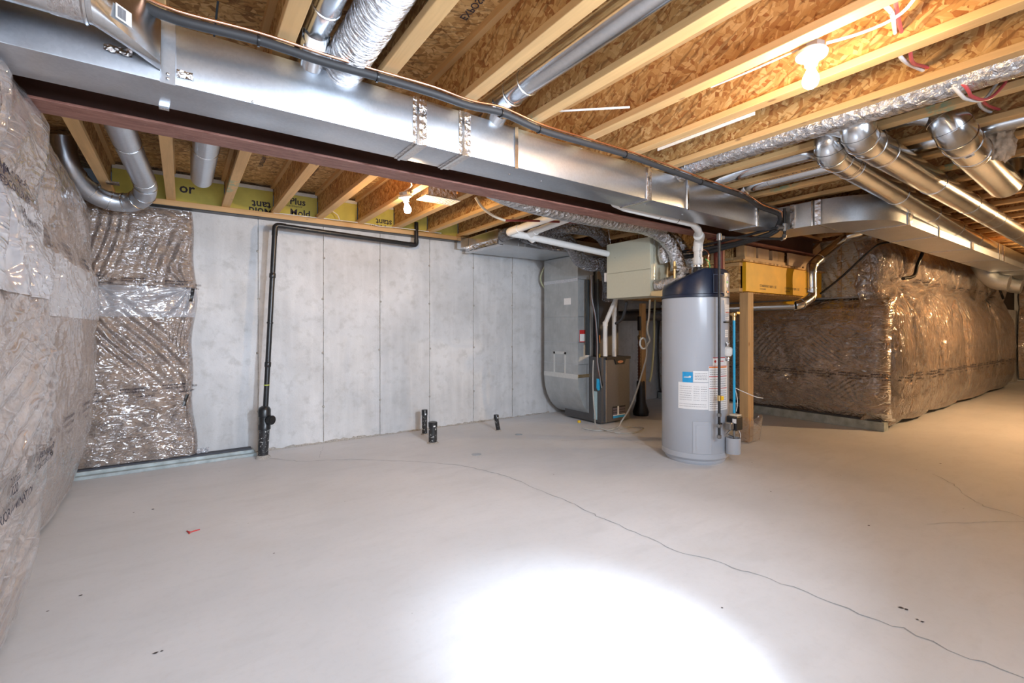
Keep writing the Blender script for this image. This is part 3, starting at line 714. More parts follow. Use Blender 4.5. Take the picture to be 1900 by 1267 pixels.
# framed wall with white batts above the low wall
wu = thing('stud_wall', 'short framed wall with white insulation behind clear plastic, above the low brown batt', 'wall frame', (7.3, 2.6, 1.72))
for y0 in (2.215, 2.60, 3.01, 3.42): MB().box(7.235, 7.30, y0, y0+.042, 1.72, 2.495).build('stud', WOODZ, wu)
for y0 in (2.258, 2.643, 3.053, 3.463):
    S_ = (lambda yy: lambda y, z, off: (7.262-.015*np.sin(np.pi*(y-yy)/.34)-.006*fbm(y, z, int(yy*10), 2, 3)-off, y, z))(y0)
    g = grid('white_batt', S_, y0, y0+.34, 1.72, 2.49, 14, 24, FIBRE_W, wu)
def S_up(y, z, off): return 7.225-.006*fbm(y, z, 65, 1.5, 4)-ridges(y, z, 2.5, 2.0, R(60), .09, .010, .3, .4, 2)-off, y, z
grid('plastic_film', S_up, 2.2, 4.4, 1.70, 2.49, 110, 70, FILM, wu)

# ================================================================== main rectangular trunk duct
ty0, ty1, tz0, tz1 = 2.212, 2.470, 2.232, 2.462
tr = thing('rectangular_duct', 'long galvanised rectangular trunk duct running beside the steel beam', 'duct', (0, 2.34, 2.232))
MB().box(-.84, 4.69, ty0, ty1, tz0, tz1, ch=.003).build('duct_body', GALV, tr)
def cleat(x, w, mat, name, parent, d=.004, y0=ty0, y1=ty1, bottom=True):
    m = MB().box(x-w/2, x+w/2, y0-d, y0-.0005, tz0-d, tz1)
    if bottom: m.box(x-w/2, x+w/2, y0, y1, tz0-d, tz0-.0005)
    return m.build(name, mat, parent)
for x, w in ((.985, .075), (1.245, .070), (2.775, .055), (4.30, .05)):
    cleat(x, w, TAPE, 'foil_tape', tr)
    cleat(x-.012, .014, GALV_SH, 'drive_cleat', tr, .010)
for x in (1.585, 3.24): cleat(x, .022, GALV_SH, 'drive_cleat', tr, .009, bottom=False)
cleat(-.045, .048, GALV, 'hanger_strap', tr, .006, bottom=False)
m = MB()
for x, y, z in ((-.045, ty0-.008, 2.245), (-.045, ty0-.008, 2.262), (.24, ty0-.003, 2.238), (1.60, ty0-.004, 2.238), (2.1, ty0-.003, 2.455)):
    m.lathe((x, y, z), [(.006, 0), (.004, -.004), (0, -.005)], 8, 'y')
for x, y in ((1.62, 2.33), (1.86, 2.32), (2.86, 2.31), (3.36, 2.34), (-.52, 2.36)): m.lathe((x, y, tz0-.001), [(.008, 0), (.006, -.004), (0, -.006)], 8)
tag(m.build('sheet_screw', GALV_SH, tr), kind='stuff')
MB().box(-.08, -.045, 2.455, 2.478, 2.224, 2.236).build('hanger_clip', GALV_SH, tr)
# torn foil at the cleat
crumple('foil_scrap', lambda u, v, off: (u, 0*u+ty0-.003-off, v), -.015, .035, 2.262, 2.29, .006, TAPE, tr)
crumple('foil_scrap', lambda u, v, off: (u, 0*u+ty0-.003-off, v), -.23, -.15, 2.29, 2.315, .012, TAPE, tr)
# round pipe that flattens into the trunk's side
tf = thing('duct_transition', 'round metal pipe flattening into the side of the trunk duct, with a barcode sticker', 'duct', (-.3, 2.05, 2.37))
cy, cz, rr_ = 2.03, 2.385, .092
MB().tube([(-.84, cy, cz), (-.235, cy, cz)], rr_, 36).build('round_pipe', GALV_SH, tf)
MB().tube([(-.34, cy, cz), (-.255, cy, cz)], rr_+.002, 36, caps=False).build('foil_tape', TAPE, tf)
MB().tube([(-.262, cy, cz), (-.256, cy, cz), (-.25, cy, cz)], [rr_+.003, rr_+.007, rr_+.003], 36, caps=False).build('crimp_ring', GALV_SH, tf)
n = 48; vs = []; m = MB()
rect = []
for k in range(n):
    a = 2*math.pi*k/n; c_, s_ = math.cos(a), math.sin(a); q = 1/max(abs(c_), abs(s_)); rect.append((2.170+.035*c_*q, 2.363+.095*s_*q))
for j in range(9):
    f = j/8
    for k in range(n):
        a = 2*math.pi*k/n
        y0_, z0_ = cy+rr_*math.cos(a), cz+rr_*math.sin(a)
        vs.append((-.24+.175*f, y0_*(1-f)+rect[k][0]*f, z0_*(1-f)+rect[k][1]*f))
m.add(vs, [(j*n+k, j*n+(k+1) % n, (j+1)*n+(k+1) % n, (j+1)*n+k) for j in range(8) for k in range(n)], True)
m.build('flattened_boot', GALV_SH, tf)
fy = lambda x: 1.938+(x+.24)*1.126-.007
stk = MB(); stk.add([(-.178, fy(-.178), 2.366), (-.140, fy(-.140), 2.366), (-.140, fy(-.140), 2.318), (-.178, fy(-.178), 2.318)], [(0, 1, 2, 3)])
stk.build('sticker', PAPER, tf)
bar = MB()
for k in range(10): bar.box(-.173+k*.0020, -.173+k*.0020+.0010, 0, 1, 2.324, 2.360)
bar.v = [(x, fy(x)-.0015-(0 if y < .5 else .0003), z) for x, y, z in bar.v]
bar.build('barcode', INK, tf)

# ------------------------------------------------------------------ second rectangular duct, turning the corner
rd = thing('rectangular_duct', 'wide rectangular duct curving past the trunk duct end and along the corner block', 'duct', (4.9, 1.9, 2.232))
outer = [(4.70, 2.47), (4.70, 1.90)]+[(4.70+.50*(1-math.cos(a)), 1.90-.50*math.sin(a)) for a in [math.pi/2*k/24 for k in range(1, 25)]]+[(15.5, 1.40), (15.5, 1.80), (5.55, 1.80)]+[(5.13+.42*(1-math.sin(a)), 2.2-.40*math.cos(a)) for a in [math.pi/2*k/10 for k in range(1, 10)]]+[(5.13, 2.2), (5.13, 2.47)]
MB().prism(outer, 'z', tz0, 2.455).build('duct_body', GALV_DK, rd)
def seam(x, w, mat, nm):
    MB().box(x-w/2, x+w/2, 1.392, 1.3995, tz0-.004, 2.455).box(x-w/2, x+w/2, 1.40, 1.80, tz0-.005, tz0-.0005).build(nm, mat, rd)
for x in (5.35, 6.3, 7.6, 9.1, 11.0, 13.0): seam(x, .03, GALV_SH, 'drive_cleat')
for x in (5.43, 7.68, 9.4): MB().box(x-.04, x+.04, 1.394, 1.3995, tz0, 2.455).build('foil_tape', TAPE, rd)
MB().box(4.685, 4.699, 2.06, 2.10, tz0-.004, 2.455).build('foil_tape', TAPE, rd)
MB().box(4.676, 4.689, 1.90, 1.915, tz0-.006, 2.455).build('drive_cleat', GALV_SH, rd)
MB().box(4.683, 4.689, 1.84, 1.89, tz0-.004, 2.455).build('foil_tape', TAPE, rd)
MB().box(4.70, 5.13, 1.86, 1.875, tz0-.004, tz0-.0005).build('drive_cleat', GALV_SH, rd)
# stub pipe ends far along under the duct
for x, l in ((11.2, 'nearer'), (12.3, 'farther')):
    tag(MB().tube([(x, 1.95, 2.4), (x, 1.85, 2.2), (x, 1.75, 2.08), (x, 1.6, 2.04)], .13, 20, smooth=4).build('pipe_elbow', GALV_DK), l+' round metal elbow under the far end of the wide rectangular duct', 'duct')

# ------------------------------------------------------------------ round ducts
def ribrf(amp, lam): return lambda L, a: 1+amp*math.sin(L*6.283/lam)+amp*.8*math.sin(a*5+L*31)*math.sin(L*17+a)
def dens(pts, step=.03):
    P = [Vector(p) for p in pts]; Q = []
    for i in range(len(P)-1):
        p0 = P[max(i-1, 0)]; p1 = P[i]; p2 = P[i+1]; p3 = P[min(i+2, len(P)-1)]; n = max(1, int((p2-p1).length/step))
        for k in range(n):
            u = k/n; Q.append(.5*((2*p1)+(-p0+p2)*u+(2*p0-5*p1+4*p2-p3)*u*u+(-p0+3*p1-3*p2+p3)*u**3))
    return Q+[P[-1]]
def hoop(c, d, r, w, t_, mat, name, parent, n=32):
    d = Vector(d).normalized(); c = Vector(c)
    return MB().tube([c-d*w/2, c-d*w*.35, c+d*w*.35, c+d*w/2], [r, r+t_, r+t_, r], n, caps=False).build(name, mat, parent)
def rpipe(label, pts, r, rings=(), mat=GALV_SH, name='round_duct', smooth=0, n=28, tape=()):
    t_ = thing(name, label, 'duct', pts[0])
    MB().tube(pts, r, n, smooth=smooth).build('pipe_wall', mat, t_)
    for c, d in rings: hoop(c, d, r+.0005, .012, .004, GALV_SH, 'crimp_ring', t_)
    for c, d, w_ in tape: hoop(c, d, r+.0005, w_, .001, TAPE, 'foil_tape', t_)
    return t_
X, Y, Z = (1, 0, 0), (0, 1, 0), (0, 0, 1)
rpipe('bright round duct between joists, nearest the foil-wrapped duct above the trunk', [(.47, -5, 2.585), (.47, 1.95, 2.585), (.47, 2.12, 2.55), (.47, 2.24, 2.475)], .056, [((.47, 1.95, 2.585), Y)], smooth=4)
rpipe('long smooth round duct in the joist bay over the middle of the trunk duct', [(1.455, -5, 2.57), (1.455, 2.0, 2.57), (1.455, 2.16, 2.54), (1.455, 2.28, 2.475)], .068, [((1.455, 1.93, 2.57), Y), ((1.455, 2.06, 2.565), Y)], smooth=4)
def flex(label, pts, r, mat, amp=.05, lam=.03, name='flexible_duct', n=26, step=.012, group=None):
    t_ = tag(MB().tube(dens(pts, step), r, n, rf=ribrf(amp, lam)).build(name, mat, sharp=False), label, 'duct', group)
    return t_
flex('thick crinkled foil-wrapped duct between two joists above the trunk duct', [(.625, -1.2, 2.60), (.635, .6, 2.59), (.645, 1.6, 2.585), (.64, 1.95, 2.565), (.62, 2.14, 2.53), (.60, 2.3, 2.475)], .092, FOIL_R, .018, .05)
MB().tube([(.645, -5, 2.60), (.625, -1.19, 2.60)], .08, 20).build('pipe_wall', GALV_SH, bpy.data.objects['flexible_duct'])
flex('slim foil-wrapped duct passing under the overhead lamp bay and over the big round ducts', [(3.10, -5, 2.51), (3.10, .0, 2.52), (3.11, .7, 2.515), (3.10, 1.3, 2.52), (3.12, 1.8, 2.53), (3.14, 2.12, 2.53), (3.16, 2.3, 2.478)], .078, FOIL, .02, .045)
# pipes in the far bays feeding the three large ducts
def gore(label, feed, body, r, r2, ends, stickers=(), tapes=()):
    t_ = thing('round_duct', label, 'duct', body[0])
    MB().tube(feed, r, 28, smooth=4).build('feed_pipe', GALV_SH, t_)
    MB().tube(body, r2, 40).build('pipe_wall', GALV_SH, t_)
    d = (Vector(body[-1])-Vector(body[-2])).normalized()
    for i in (1, 2, 3): hoop(body[i], Vector(body[i+1])-Vector(body[i-1]), r2+.0004, .008, .0025, GALV_SH, 'crimp_ring', t_, 40)
    body = body[-2:]
    L = (Vector(body[-1])-Vector(body[0])).length; s = .04
    while s < L:
        hoop(Vector(body[0])+d*s, d, r2+.0004, .008, .0025, GALV_SH, 'crimp_ring', t_, 40); s += .22 if s < .1 else 1.05
    for s, w_ in tapes: hoop(Vector(body[0])+d*s, d, r2+.0006, w_, .001, TAPE, 'foil_tape', t_, 40)
    return t_, d
def duct_sticker(parent, base, d, s, az, r):
    d = Vector(d).normalized(); up = Vector((0, 0, 1)); sd = d.cross(up).normalized(); up = sd.cross(d)
    def S_(u, v, off):
        a = az+v/r; X_, Y_, Z_ = [], [], []
        c = [base[i]+d[i]*(s+u)+(r+.0015+off)*(sd[i]*np.sin(a)-up[i]*np.cos(a)) for i in range(3)]
        return c[0], c[1], c[2]
    g = grid('sticker', S_, -.022, .022, -.022, .022, 3, 6, PAPER, parent)
    for k in range(4): grid('barcode', S_, -.014+k*.008, -.010+k*.008, -.014, .010, 1, 4, INK, g, off=.0006)
D1, d1 = gore('large round duct with silver elbow, lowest of the three beside the wide rectangular duct', [(3.64, 2.3, 2.48), (3.64, 2.15, 2.54), (3.64, 1.60, 2.55), (3.60, 1.42, 2.52), (3.50, 1.32, 2.44), (3.46, 1.30, 2.415)], [(3.335, 1.262, 2.495), (3.335, 1.262, 2.465), (3.35, 1.265, 2.43), (3.40, 1.27, 2.405), (3.48, 1.275, 2.403), (15.5, 1.72, 2.36)], .062, .085, 1, tapes=((.2, .03),))
D2, d2 = gore('large round duct with silver elbow, middle one of the three below the joists', [(3.20, 1.6, 2.60), (3.22, 1.3, 2.56), (3.24, 1.12, 2.47), (3.34, 1.08, 2.42)], [(3.21, 1.07, 2.495), (3.21, 1.07, 2.47), (3.23, 1.07, 2.43), (3.28, 1.07, 2.408), (3.36, 1.07, 2.406), (15.5, 1.09, 2.41)], .05, .088, 1, tapes=((.25, .035), (3.0, .03)))
D3, d3 = gore('short wide round duct bending up between joists, nearest the hanging fluff', [(3.64, 1.62, 2.60), (3.64, 1.2, 2.60), (3.63, .98, 2.60), (3.63, .86, 2.57), (3.66, .77, 2.50), (3.74, .745, 2.44)], [(3.66, .82, 2.60), (3.655, .78, 2.53), (3.67, .755, 2.47), (3.73, .745, 2.43), (3.80, .745, 2.42), (5.05, .745, 2.37)], .062, .094, 1, tapes=((.30, .03),))
hoop((3.64, 1.06, 2.60), Y, .063, .015, .005, GALV_SH, 'crimp_ring', D3)
duct_sticker(D1, (3.31, 1.275, 2.405), d1, .05, -.25, .085)
duct_sticker(D2, (3.36, 1.07, 2.406), d2, -.045, -.30, .088)
duct_sticker(D3, (3.80, .745, 2.42), d3, .06, .30, .094)
MB().tube([(5.05, .745, 2.37), (5.10, .745, 2.40), (5.13, .745, 2.47), (5.13, .745, 2.7)], .092, 30, smooth=4).build('end_elbow', GALV_SH, D3)
rpipe('round duct in the joist bay beside the trunk end, second behind the foil duct', [(4.10, -1, 2.56), (4.10, 2.1, 2.56), (4.10, 2.2, 2.54), (4.10, 2.3, 2.478)], .062, [((4.10, 2.0, 2.56), Y)], smooth=4)
rpipe('smooth round duct crossing between joists beyond the hanging fluff', [(5.0-.13, -3, 2.58), (4.87, .9, 2.58)], .07)
# over the wall side of the beam
rpipe('round duct between joists ending in a turn-up near the yellow boards', [(.135, 3.0, 2.555), (.135, 4.60, 2.555), (.135, 4.68, 2.58), (.135, 4.72, 2.65), (.135, 4.72, 2.795)], .080, [((.135, 3.9, 2.555), Y)], mat=GALV, smooth=4)
e = rpipe('round duct with segmented silver elbow curling over the corner batt', [(-.335, 3.0, 2.56), (-.30, 4.0, 2.53), (-.255, 4.72, 2.49), (-.245, 4.88, 2.46), (-.27, 5.03, 2.41), (-.35, 5.13, 2.37), (-.46, 5.15, 2.36), (-.57, 5.12, 2.385), (-.66, 5.03, 2.45), (-.72, 4.9, 2.56), (-.74, 4.85, 2.75)], .078, mat=GALV, smooth=4)
pp = [Vector(p) for p in ((-.30, 4.0, 2.53), (-.255, 4.75, 2.488), (-.245, 4.86, 2.465), (-.262, 5.0, 2.42), (-.31, 5.09, 2.385), (-.40, 5.143, 2.363), (-.50, 5.145, 2.366), (-.61, 5.085, 2.415), (-.685, 4.99, 2.485))]
for i, p in enumerate(pp):
    d = (pp[min(i+1, len(pp)-1)]-pp[max(i-1, 0)]) if i > 1 else Vector((.05, 1, -.04))
    hoop(p, d, .0785, .010, .004, GALV_SH, 'crimp_ring', e)
MB().box(-.51, -.425, 5.02, 5.09, 2.485, 2.499).build('hanger_clip', GALV_SH, e)
tag(MB().tube([(-.50, 3.02, 2.492), (-.3, 3.03, 2.486), (.36, 3.05, 2.488), (.42, 3.05, 2.49)], .006, 8).build('hanger_strap', GALV), 'thin grey metal strap strung under the joists behind the beam', 'strap')
fx = flex('smooth grey foil-wrapped duct tucked under the far side of the steel beam', [(1.35, 2.98, 2.50), (1.7, 3.00, 2.44), (2.05, 3.03, 2.355), (2.5, 3.05, 2.32), (3.2, 3.08, 2.32), (3.75, 3.08, 2.33), (4.1, 3.08, 2.36)], .088, FOIL, .006, .05)

# ------------------------------------------------------------------ refrigerant lines along the trunk
cp = [(-1.0+.17, 2.09, 2.50-.02)]
line = [(-.82, 2.16, 2.474), (-0.322, 2.150, 2.476), (-0.226, 2.140, 2.467), (-0.137, 2.120, 2.454), (-0.013, 2.100, 2.429), (0.248, 2.100, 2.447), (0.493, 2.100, 2.442), (0.727, 2.100, 2.450), (0.995, 2.100, 2.454), (1.207, 2.100, 2.449), (1.408, 2.100, 2.466), (1.667, 2.100, 2.440), (2.004, 2.100, 2.443), (2.394, 2.100, 2.450), (2.788, 2.100, 2.439), (3.214, 2.080, 2.412), (3.498, 2.030, 2.378), (4.015, 2.158, 2.435), (4.312, 2.183, 2.400), (4.52, 2.12, 2.35), (4.60, 2.17, 2.28), (4.60, 2.25, 2.21)]
line = [(a, b, min(c, 2.476)) for a, b, c in line]
ins = tag(MB().tube(dens([(a, b, c-.006) for a, b, c in line]+[(4.56, 2.55, 2.155), (4.50, 3.0, 2.13), (4.42, 3.3, 2.13)], .04), .018, 12).build('insulated_pipe', RUBBER), 'black foam-sleeved refrigerant line strapped along the trunk duct top edge', 'pipe')
cop = tag(MB().tube(dens([(a+.0, b-.018+.004*math.sin(a*11), c+.016) for a, b, c in line[:-1]]+[(4.66, 2.2, 2.24)], .04), .0062, 10).build('copper_pipe', COPPER), 'bare copper tube lying along the black foam-sleeved line', 'pipe')
for p in (line[3], line[5], line[7], line[10], line[11], line[13], line[15]):
    q = Vector(p); MB().tube([q+Vector((-.004, 0, -.008)), q+Vector((.004, 0, -.008))], .0225, 14).build('zip_tie', BLK, ins)
ins2 = tag(MB().tube(dens([(4.66, 2.14, 2.40), (4.655, 2.16, 2.30), (4.62, 2.24, 2.20), (4.56, 2.6, 2.13), (4.52, 3.0, 2.08), (4.42, 3.3, 2.07)], .03), .022, 12).build('insulated_pipe', RUBBER), 'thicker black insulated line swinging below the trunk end towards the ventilator', 'pipe')
# gas piping
gp = thing('gas_pipe', 'black steel gas pipe dropping to the water heater with a yellow-handled valve', 'pipe', (4.03, 2.44, .25))
gx, gy = 4.03, 2.42
MB().tube([(gx, gy, 2.115), (gx, gy, .30)], .0125, 14).build('pipe', BLKPIPE, gp)
MB().tube([(gx, gy, 2.10), (gx, gy, 2.16)], .022, 14).lathe((gx, gy, 2.155), [(.022, 0), (.015, .012), (0, .016)], 14).tube([(gx, gy, 2.13), (gx+.05, gy-.01, 2.13)], .02, 12).build('elbow', FITTING, gp)
MB().tube([(gx+.04, gy-.01, 2.13), (4.58, 2.13, 2.13)], .0125, 12).build('pipe', BLKPIPE, gp)
MB().tube([(4.58, 2.13, 2.13), (4.61, 2.12, 2.14), (4.62, 2.12, 2.17)], .02, 12).build('elbow', FITTING, gp)
MB().tube([(4.62, 2.12, 2.17), (4.62, 2.12, 2.42)], .0125, 12).build('pipe', BLKPIPE, gp)
MB().tube([(4.62, 2.12, 2.205), (4.62, 2.12, 2.275)], .022, 12).tube([(4.62, 2.12, 2.24), (4.57, 2.15, 2.24)], .019, 12).tube([(4.57, 2.15, 2.24), (4.56, 2.155, 2.24)], .023, 8).build('tee', FITTING, gp)
MB().tube([(4.57, 2.15, 2.24), (4.52, 2.62, 2.19), (4.48, 3.0, 2.16)], .0125, 12).build('pipe', BLKPIPE, gp)
MB().tube([(gx, gy, .63), (gx, gy, .68)], .017, 14).build('valve_body', BRASS, gp)
MB().box(gx-.004, gx+.03, gy-.03, gy-.018, .635, .675, ch=.004).build('valve_handle', YELLOW_PL, gp)
for z in (.50, .40, .30): MB().lathe((gx, gy, z), [(.013, -.018), (.021, -.012), (.021, .012), (.013, .018)], 8, sm=False).build('union', FITTING, gp)
MB().tube([(gx, gy, .40), (gx+.10, gy+.04, .40)], .011, 12).build('branch', BLKPIPE, gp)
MB().tube([(gx-.03, gy-.02, .455), (gx-.005, gy-.01, .40)], .005, 8).lathe((gx-.04, gy-.02, .45), [(0, -.01), (.011, 0), (0, .012)], 10).build('shutoff_lever', BLK, gp)

# ================================================================== water heater
HX, HY, HR = 4.21, 2.79, .315
PHC = math.atan2(-HY, -HX)          # azimuth of the side that faces the room
def S_h(r):
    def S(u, v, off):               # u = arc angle from the room side, v = height
        a = PHC+u; return HX+(r+off)*np.cos(a), HY+(r+off)*np.sin(a), v+0*u
    return S
wh = thing('water_heater', 'tall grey cylindrical water heater with dark navy top cover', 'water heater', (HX, HY, 0))
MB().lathe((HX, HY, 0), [(.27, 0), (.285, .02), (.285, .035), (.302, .05), (HR, .062), (HR, .105), (HR-.003, .108), (HR, .112), (HR, 1.585), (HR-.004, 1.59)], 72).build('tank', TANK, wh)
# sloped cap
n = 72; vs = []; m = MB()
def captop(x, y):   # height of the slanted cover
    s_ = (x-HX)*(-.72)+(y-HY)*.69      # towards the wall side
    return 1.87-max(0, s_+.02)*.47
rings = [(HR+.004, 'a'), (HR+.004, 'b'), (HR-.006, 'c'), (HR-.03, 'd'), (.2, 'e'), (.08, 'e'), (.001, 'e')]
for r_, kd in rings:
    for k in range(n):
        a = 2*math.pi*k/n; x, y = HX+r_*math.cos(a), HY+r_*math.sin(a); T_ = captop(x, y)
        z = {'a': 1.592, 'b': 1.615, 'c': 1.62, 'd': T_-.018, 'e': T_}[kd]
        if kd == 'c': z = 1.616
        vs.append((x, y, z))
# shoulder ring
vs2 = []
for r_, f in ((HR+.004, 0), (HR+.004, 1), (HR-.004, 2), (HR-.006, 3), (HR-.022, 4), (HR-.05, 5), (.2, 6), (.1, 6), (.001, 6)):
    for k in range(n):
        a = 2*math.pi*k/n; x, y = HX+r_*math.cos(a), HY+r_*math.sin(a); T_ = captop(x, y)
        vs2.append((x, y, [1.592, 1.618, 1.622, T_-.035, T_-.010, T_-.001, T_][f]))
m.add(vs2, [(j*n+k, j*n+(k+1) % n, (j+1)*n+(k+1) % n, (j+1)*n+k) for j in range(8) for k in range(n)], True)
cap = m.build('top_cover', NAVY, wh)
# raised front panel on the cover and tall service cover strip
cpn = grid('cover_panel', S_h(HR+.004), .52, 1.20, 1.628, 1.80, 14, 2, NAVY, wh, off=.006)
for a0, a1, z0, z1 in ((.52, .535, 1.628, 1.80), (.52, 1.2, 1.796, 1.802), (.52, 1.2, 1.626, 1.632)):
    grid('panel_edge', S_h(HR+.004), a0, a1, z0, z1, 12, 1, m_plain('navy_edge', (.10, .13, .20), .3) if 'navy_edge' not in MATS else MATS['navy_edge'], wh, off=.009)
cb_ = MB(); A = S_h(HR)
def curvbox(name, u0, u1, v0, v1, d, mat, parent, r=HR, n_=8):
    m = MB(); vs = []
    for i in range(n_+1):
        u = u0+(u1-u0)*i/n_
        for (o, v) in ((0, v0), (d, v0), (d, v1), (0, v1)):
            x, y, z = S_h(r)(np.array(u), v, o); vs.append((float(x), float(y), float(z)))
    fs = [(4*i+k, 4*i+(k+1) % 4, 4*i+4+(k+1) % 4, 4*i+4+k) for i in range(n_) for k in range(4)]+[(0, 1, 2, 3), (4*n_+3, 4*n_+2, 4*n_+1, 4*n_)]
    return m.add(vs, fs).build(name, mat, parent)
curvbox('control_box', .93, 1.27, 1.60, 1.82, .012, m_plain('smoky_grey_plastic', (.20, .19, .19), .35), wh)
el = MB(); vs = []
for k in range(24):
    a = 6.283*k/24; x, y, z = S_h(HR+.0135)(np.array(1.075+.075*math.cos(a)), 1.735+.055*math.sin(a), 0); vs.append((float(x), float(y), float(z)))
el.add(vs, [tuple(range(24))]); ov = el.build('oval_badge', PAPER, wh)
grid('badge_print', S_h(HR+.0145), 1.02, 1.13, 1.722, 1.742, 6, 1, PAPER_GREEN, ov)
grid('badge_print', S_h(HR+.0145), 1.04, 1.13, 1.748, 1.754, 6, 1, PRINT, ov)
curvbox('indicator_socket', 1.04, 1.13, 1.628, 1.652, .016, BLK, wh)
curvbox('indicator_light', 1.06, 1.09, 1.634, 1.646, .019, REDLED, wh)
curvbox('service_strip', .93, 1.28, 1.36, 1.56, .006, TANK, wh)
curvbox('black_band', .93, 1.28, 1.345, 1.36, .007, BLK, wh)
def sticker(u0, u1, v0, v1, rows=(), name='sticker', mat=PAPER, off=.0015):
    g = grid(name, S_h(HR), u0, u1, v0, v1, max(4, int(abs(u1-u0)*20)), 1, mat, wh, off=off)
    for (txt, fu, fv, size, mt) in rows:
        lettering('lettering', [(txt, u0+(u1-u0)*fu, v0+(v1-v0)*fv, size)], lambda u, v, o, u0=u0, r=off: S_h(HR)(u0+(u-u0)/HR, v, o), MATS[mt] if isinstance(mt, str) else mt, g, off+.001)
    return g
def bars(g, u0, u1, v0, v1, rows_, h, mat=None, seed=0, off=.0028):
    r = random.Random(seed); mat = mat or PRINT
    for k in range(rows_):
        v = v1-(v1-v0)*(k+.5)/rows_; a = u0
        while a < u1-.01:
            b = min(u1, a+r.uniform(.02, .07)); grid('print_line', S_h(HR), a, b, v-h/2, v+h/2, 2, 1, mat, g, off=off); a = b+r.uniform(.006, .015)
# energy sticker, white data plates, caution labels
pb = (-0.351, 0.782); pe = (-0.052, 0.881)
es = sticker((-0.351, 0.782)[0], (-0.052, 0.881)[0], (-0.351, 0.782)[1], (-0.052, 0.881)[1], name='energy_sticker', mat=PAPER_BLUE)
star = []
cu_, cv_ = ((-0.351, 0.782)[0]+(-0.052, 0.881)[0])/2, ((-0.351, 0.782)[1]+(-0.052, 0.881)[1])/2
grid('badge_line', S_h(HR), cu_-.11, cu_+.09, cv_-.004, cv_+.002, 6, 1, PAPER, es, off=.003)
lettering('lettering', [('energy', cu_*HR-.028, cv_+.0, .018)], lambda u, v, o: S_h(HR)(u/HR, v, o), PAPER, es, .004)
sg = MB(); vs = []
for k in range(10):
    a = 6.283*k/10+.3; rr = .014 if k % 2 == 0 else .006; x, y, z = S_h(HR+.0045)(np.array(cu_+.07+rr*math.cos(a)/HR), cv_+.006+rr*math.sin(a), 0); vs.append((float(x), float(y), float(z)))
sg.add(vs, [tuple(range(10))]).build('star', PAPER, es)
g = sticker((-0.043, 0.795)[0], (0.388, 0.894)[0], (-0.052, 0.790)[1], (0.388, 0.894)[1], name='data_plate'); bars(g, (0.000, 0.795)[0], (0.351, 0.793)[0], (-0.052, 0.805)[1], (-0.052, 0.876)[1], 5, .004, seed=3)
g = sticker((-0.483, 0.531)[0], (0.388, 0.533)[0], (-0.483, 0.531)[1], (0.388, 0.782)[1], name='instruction_sheet', off=.001)
for a, b in ((1264, 1284), (1287, 1297), (1299, 1309)): bars(g, (0.000, 0.795)[0]*0+math.asin((a-1289)/59.), math.asin((b-1289)/59.), (-0.052, 0.608)[1], (-0.052, 0.754)[1], 7, .003, seed=a)
bars(g, (-0.444, 0.791)[0], (0.333, 0.793)[0], (-0.052, 0.547)[1], (-0.052, 0.588)[1], 2, .003, seed=9)
g = sticker((0.397, 0.523)[0], (1.146, 0.494)[0], (0.388, 0.523)[1], (0.388, 0.939)[1], name='caution_sheet')
u0_, u1_ = (0.406, 0.832)[0], (1.146, 0.816)[0]
for v_, hh, mt in ((681, .012, PAPER_ORANGE), (678.5, .004, PAPER_RED), (698, .006, PAPER_RED), (720, .006, PAPER_RED)):
    z_ = 1.3-(v_-608)/869*4.43; grid('print_band', S_h(HR), u0_, u1_-.04, z_-hh/2, z_+hh/2, 8, 1, mt, g, off=.0028)
for (a, b, sd) in ((684, 696, 1), (701, 718, 2), (723, 759, 3)):
    bars(g, u0_+.02, u1_-.06, 1.3-(b-608)/869*4.43, 1.3-(a-608)/869*4.43, max(3, int((b-a)/4)), .0045, seed=sd)
g = sticker((0.522, 0.938)[0], (1.106, 0.927)[0], (0.522, 0.940)[1], (0.522, 1.019)[1], name='warning_label')
grid('print_band', S_h(HR), (0.522, 0.938)[0], (1.001, 0.929)[0], (0.522, 1.014)[1], (0.522, 1.019)[1]+.001, 5, 1, PAPER_RED, g, off=.0028)
ri = MB(); vs = []
for k in range(16):
    a = 6.283*k/16; x, y, z = S_h(HR+.003)(np.array((0.603, 0.983)[0]+.011*math.cos(a)/HR), (0.603, 0.983)[1]+.012*math.sin(a), 0); vs.append((float(x), float(y), float(z)))
ri.add(vs, [tuple(range(16))]).build('warning_sign', PAPER_RED, g); bars(g, (0.712, 0.981)[0], (0.941, 0.978)[0], (0.712, 0.971)[1], (0.712, 0.997)[1], 1, .008, PAPER_RED, 4)
g = sticker(.98, 1.27, 1.375, 1.52, name='model_label', off=.008); bars(g, 1.0, 1.25, 1.38, 1.515, 8, .004, seed=5, off=.0095); grid('print_line', S_h(HR), 1.0, 1.25, 1.443, 1.448, 5, 1, PAPER_RED, g, off=.0098)
g = sticker(1.0, 1.23, 1.21, 1.28, name='small_label'); bars(g, 1.02, 1.2, 1.22, 1.27, 3, .005, seed=6)
# tempering disc with crumpled foil
MB().lathe((float(S_h(HR+.01)(np.array(1.13), 1.0, 0)[0]), float(S_h(HR+.01)(np.array(1.13), 1.0, 0)[1]), 1.08), [(0.0, -.05), (.03, -.05), (.042, -.03), (.042, .02), (.03, .035), (0, .035)], 18).build('plug', PORC, wh)
crumple('foil_scrap', S_h(HR+.004), 1.0, 1.25, 1.125, 1.16, .012, TAPE, wh)
crumple('foil_scrap', S_h(HR+.004), 1.0, 1.25, .985, 1.02, .012, TAPE, wh)
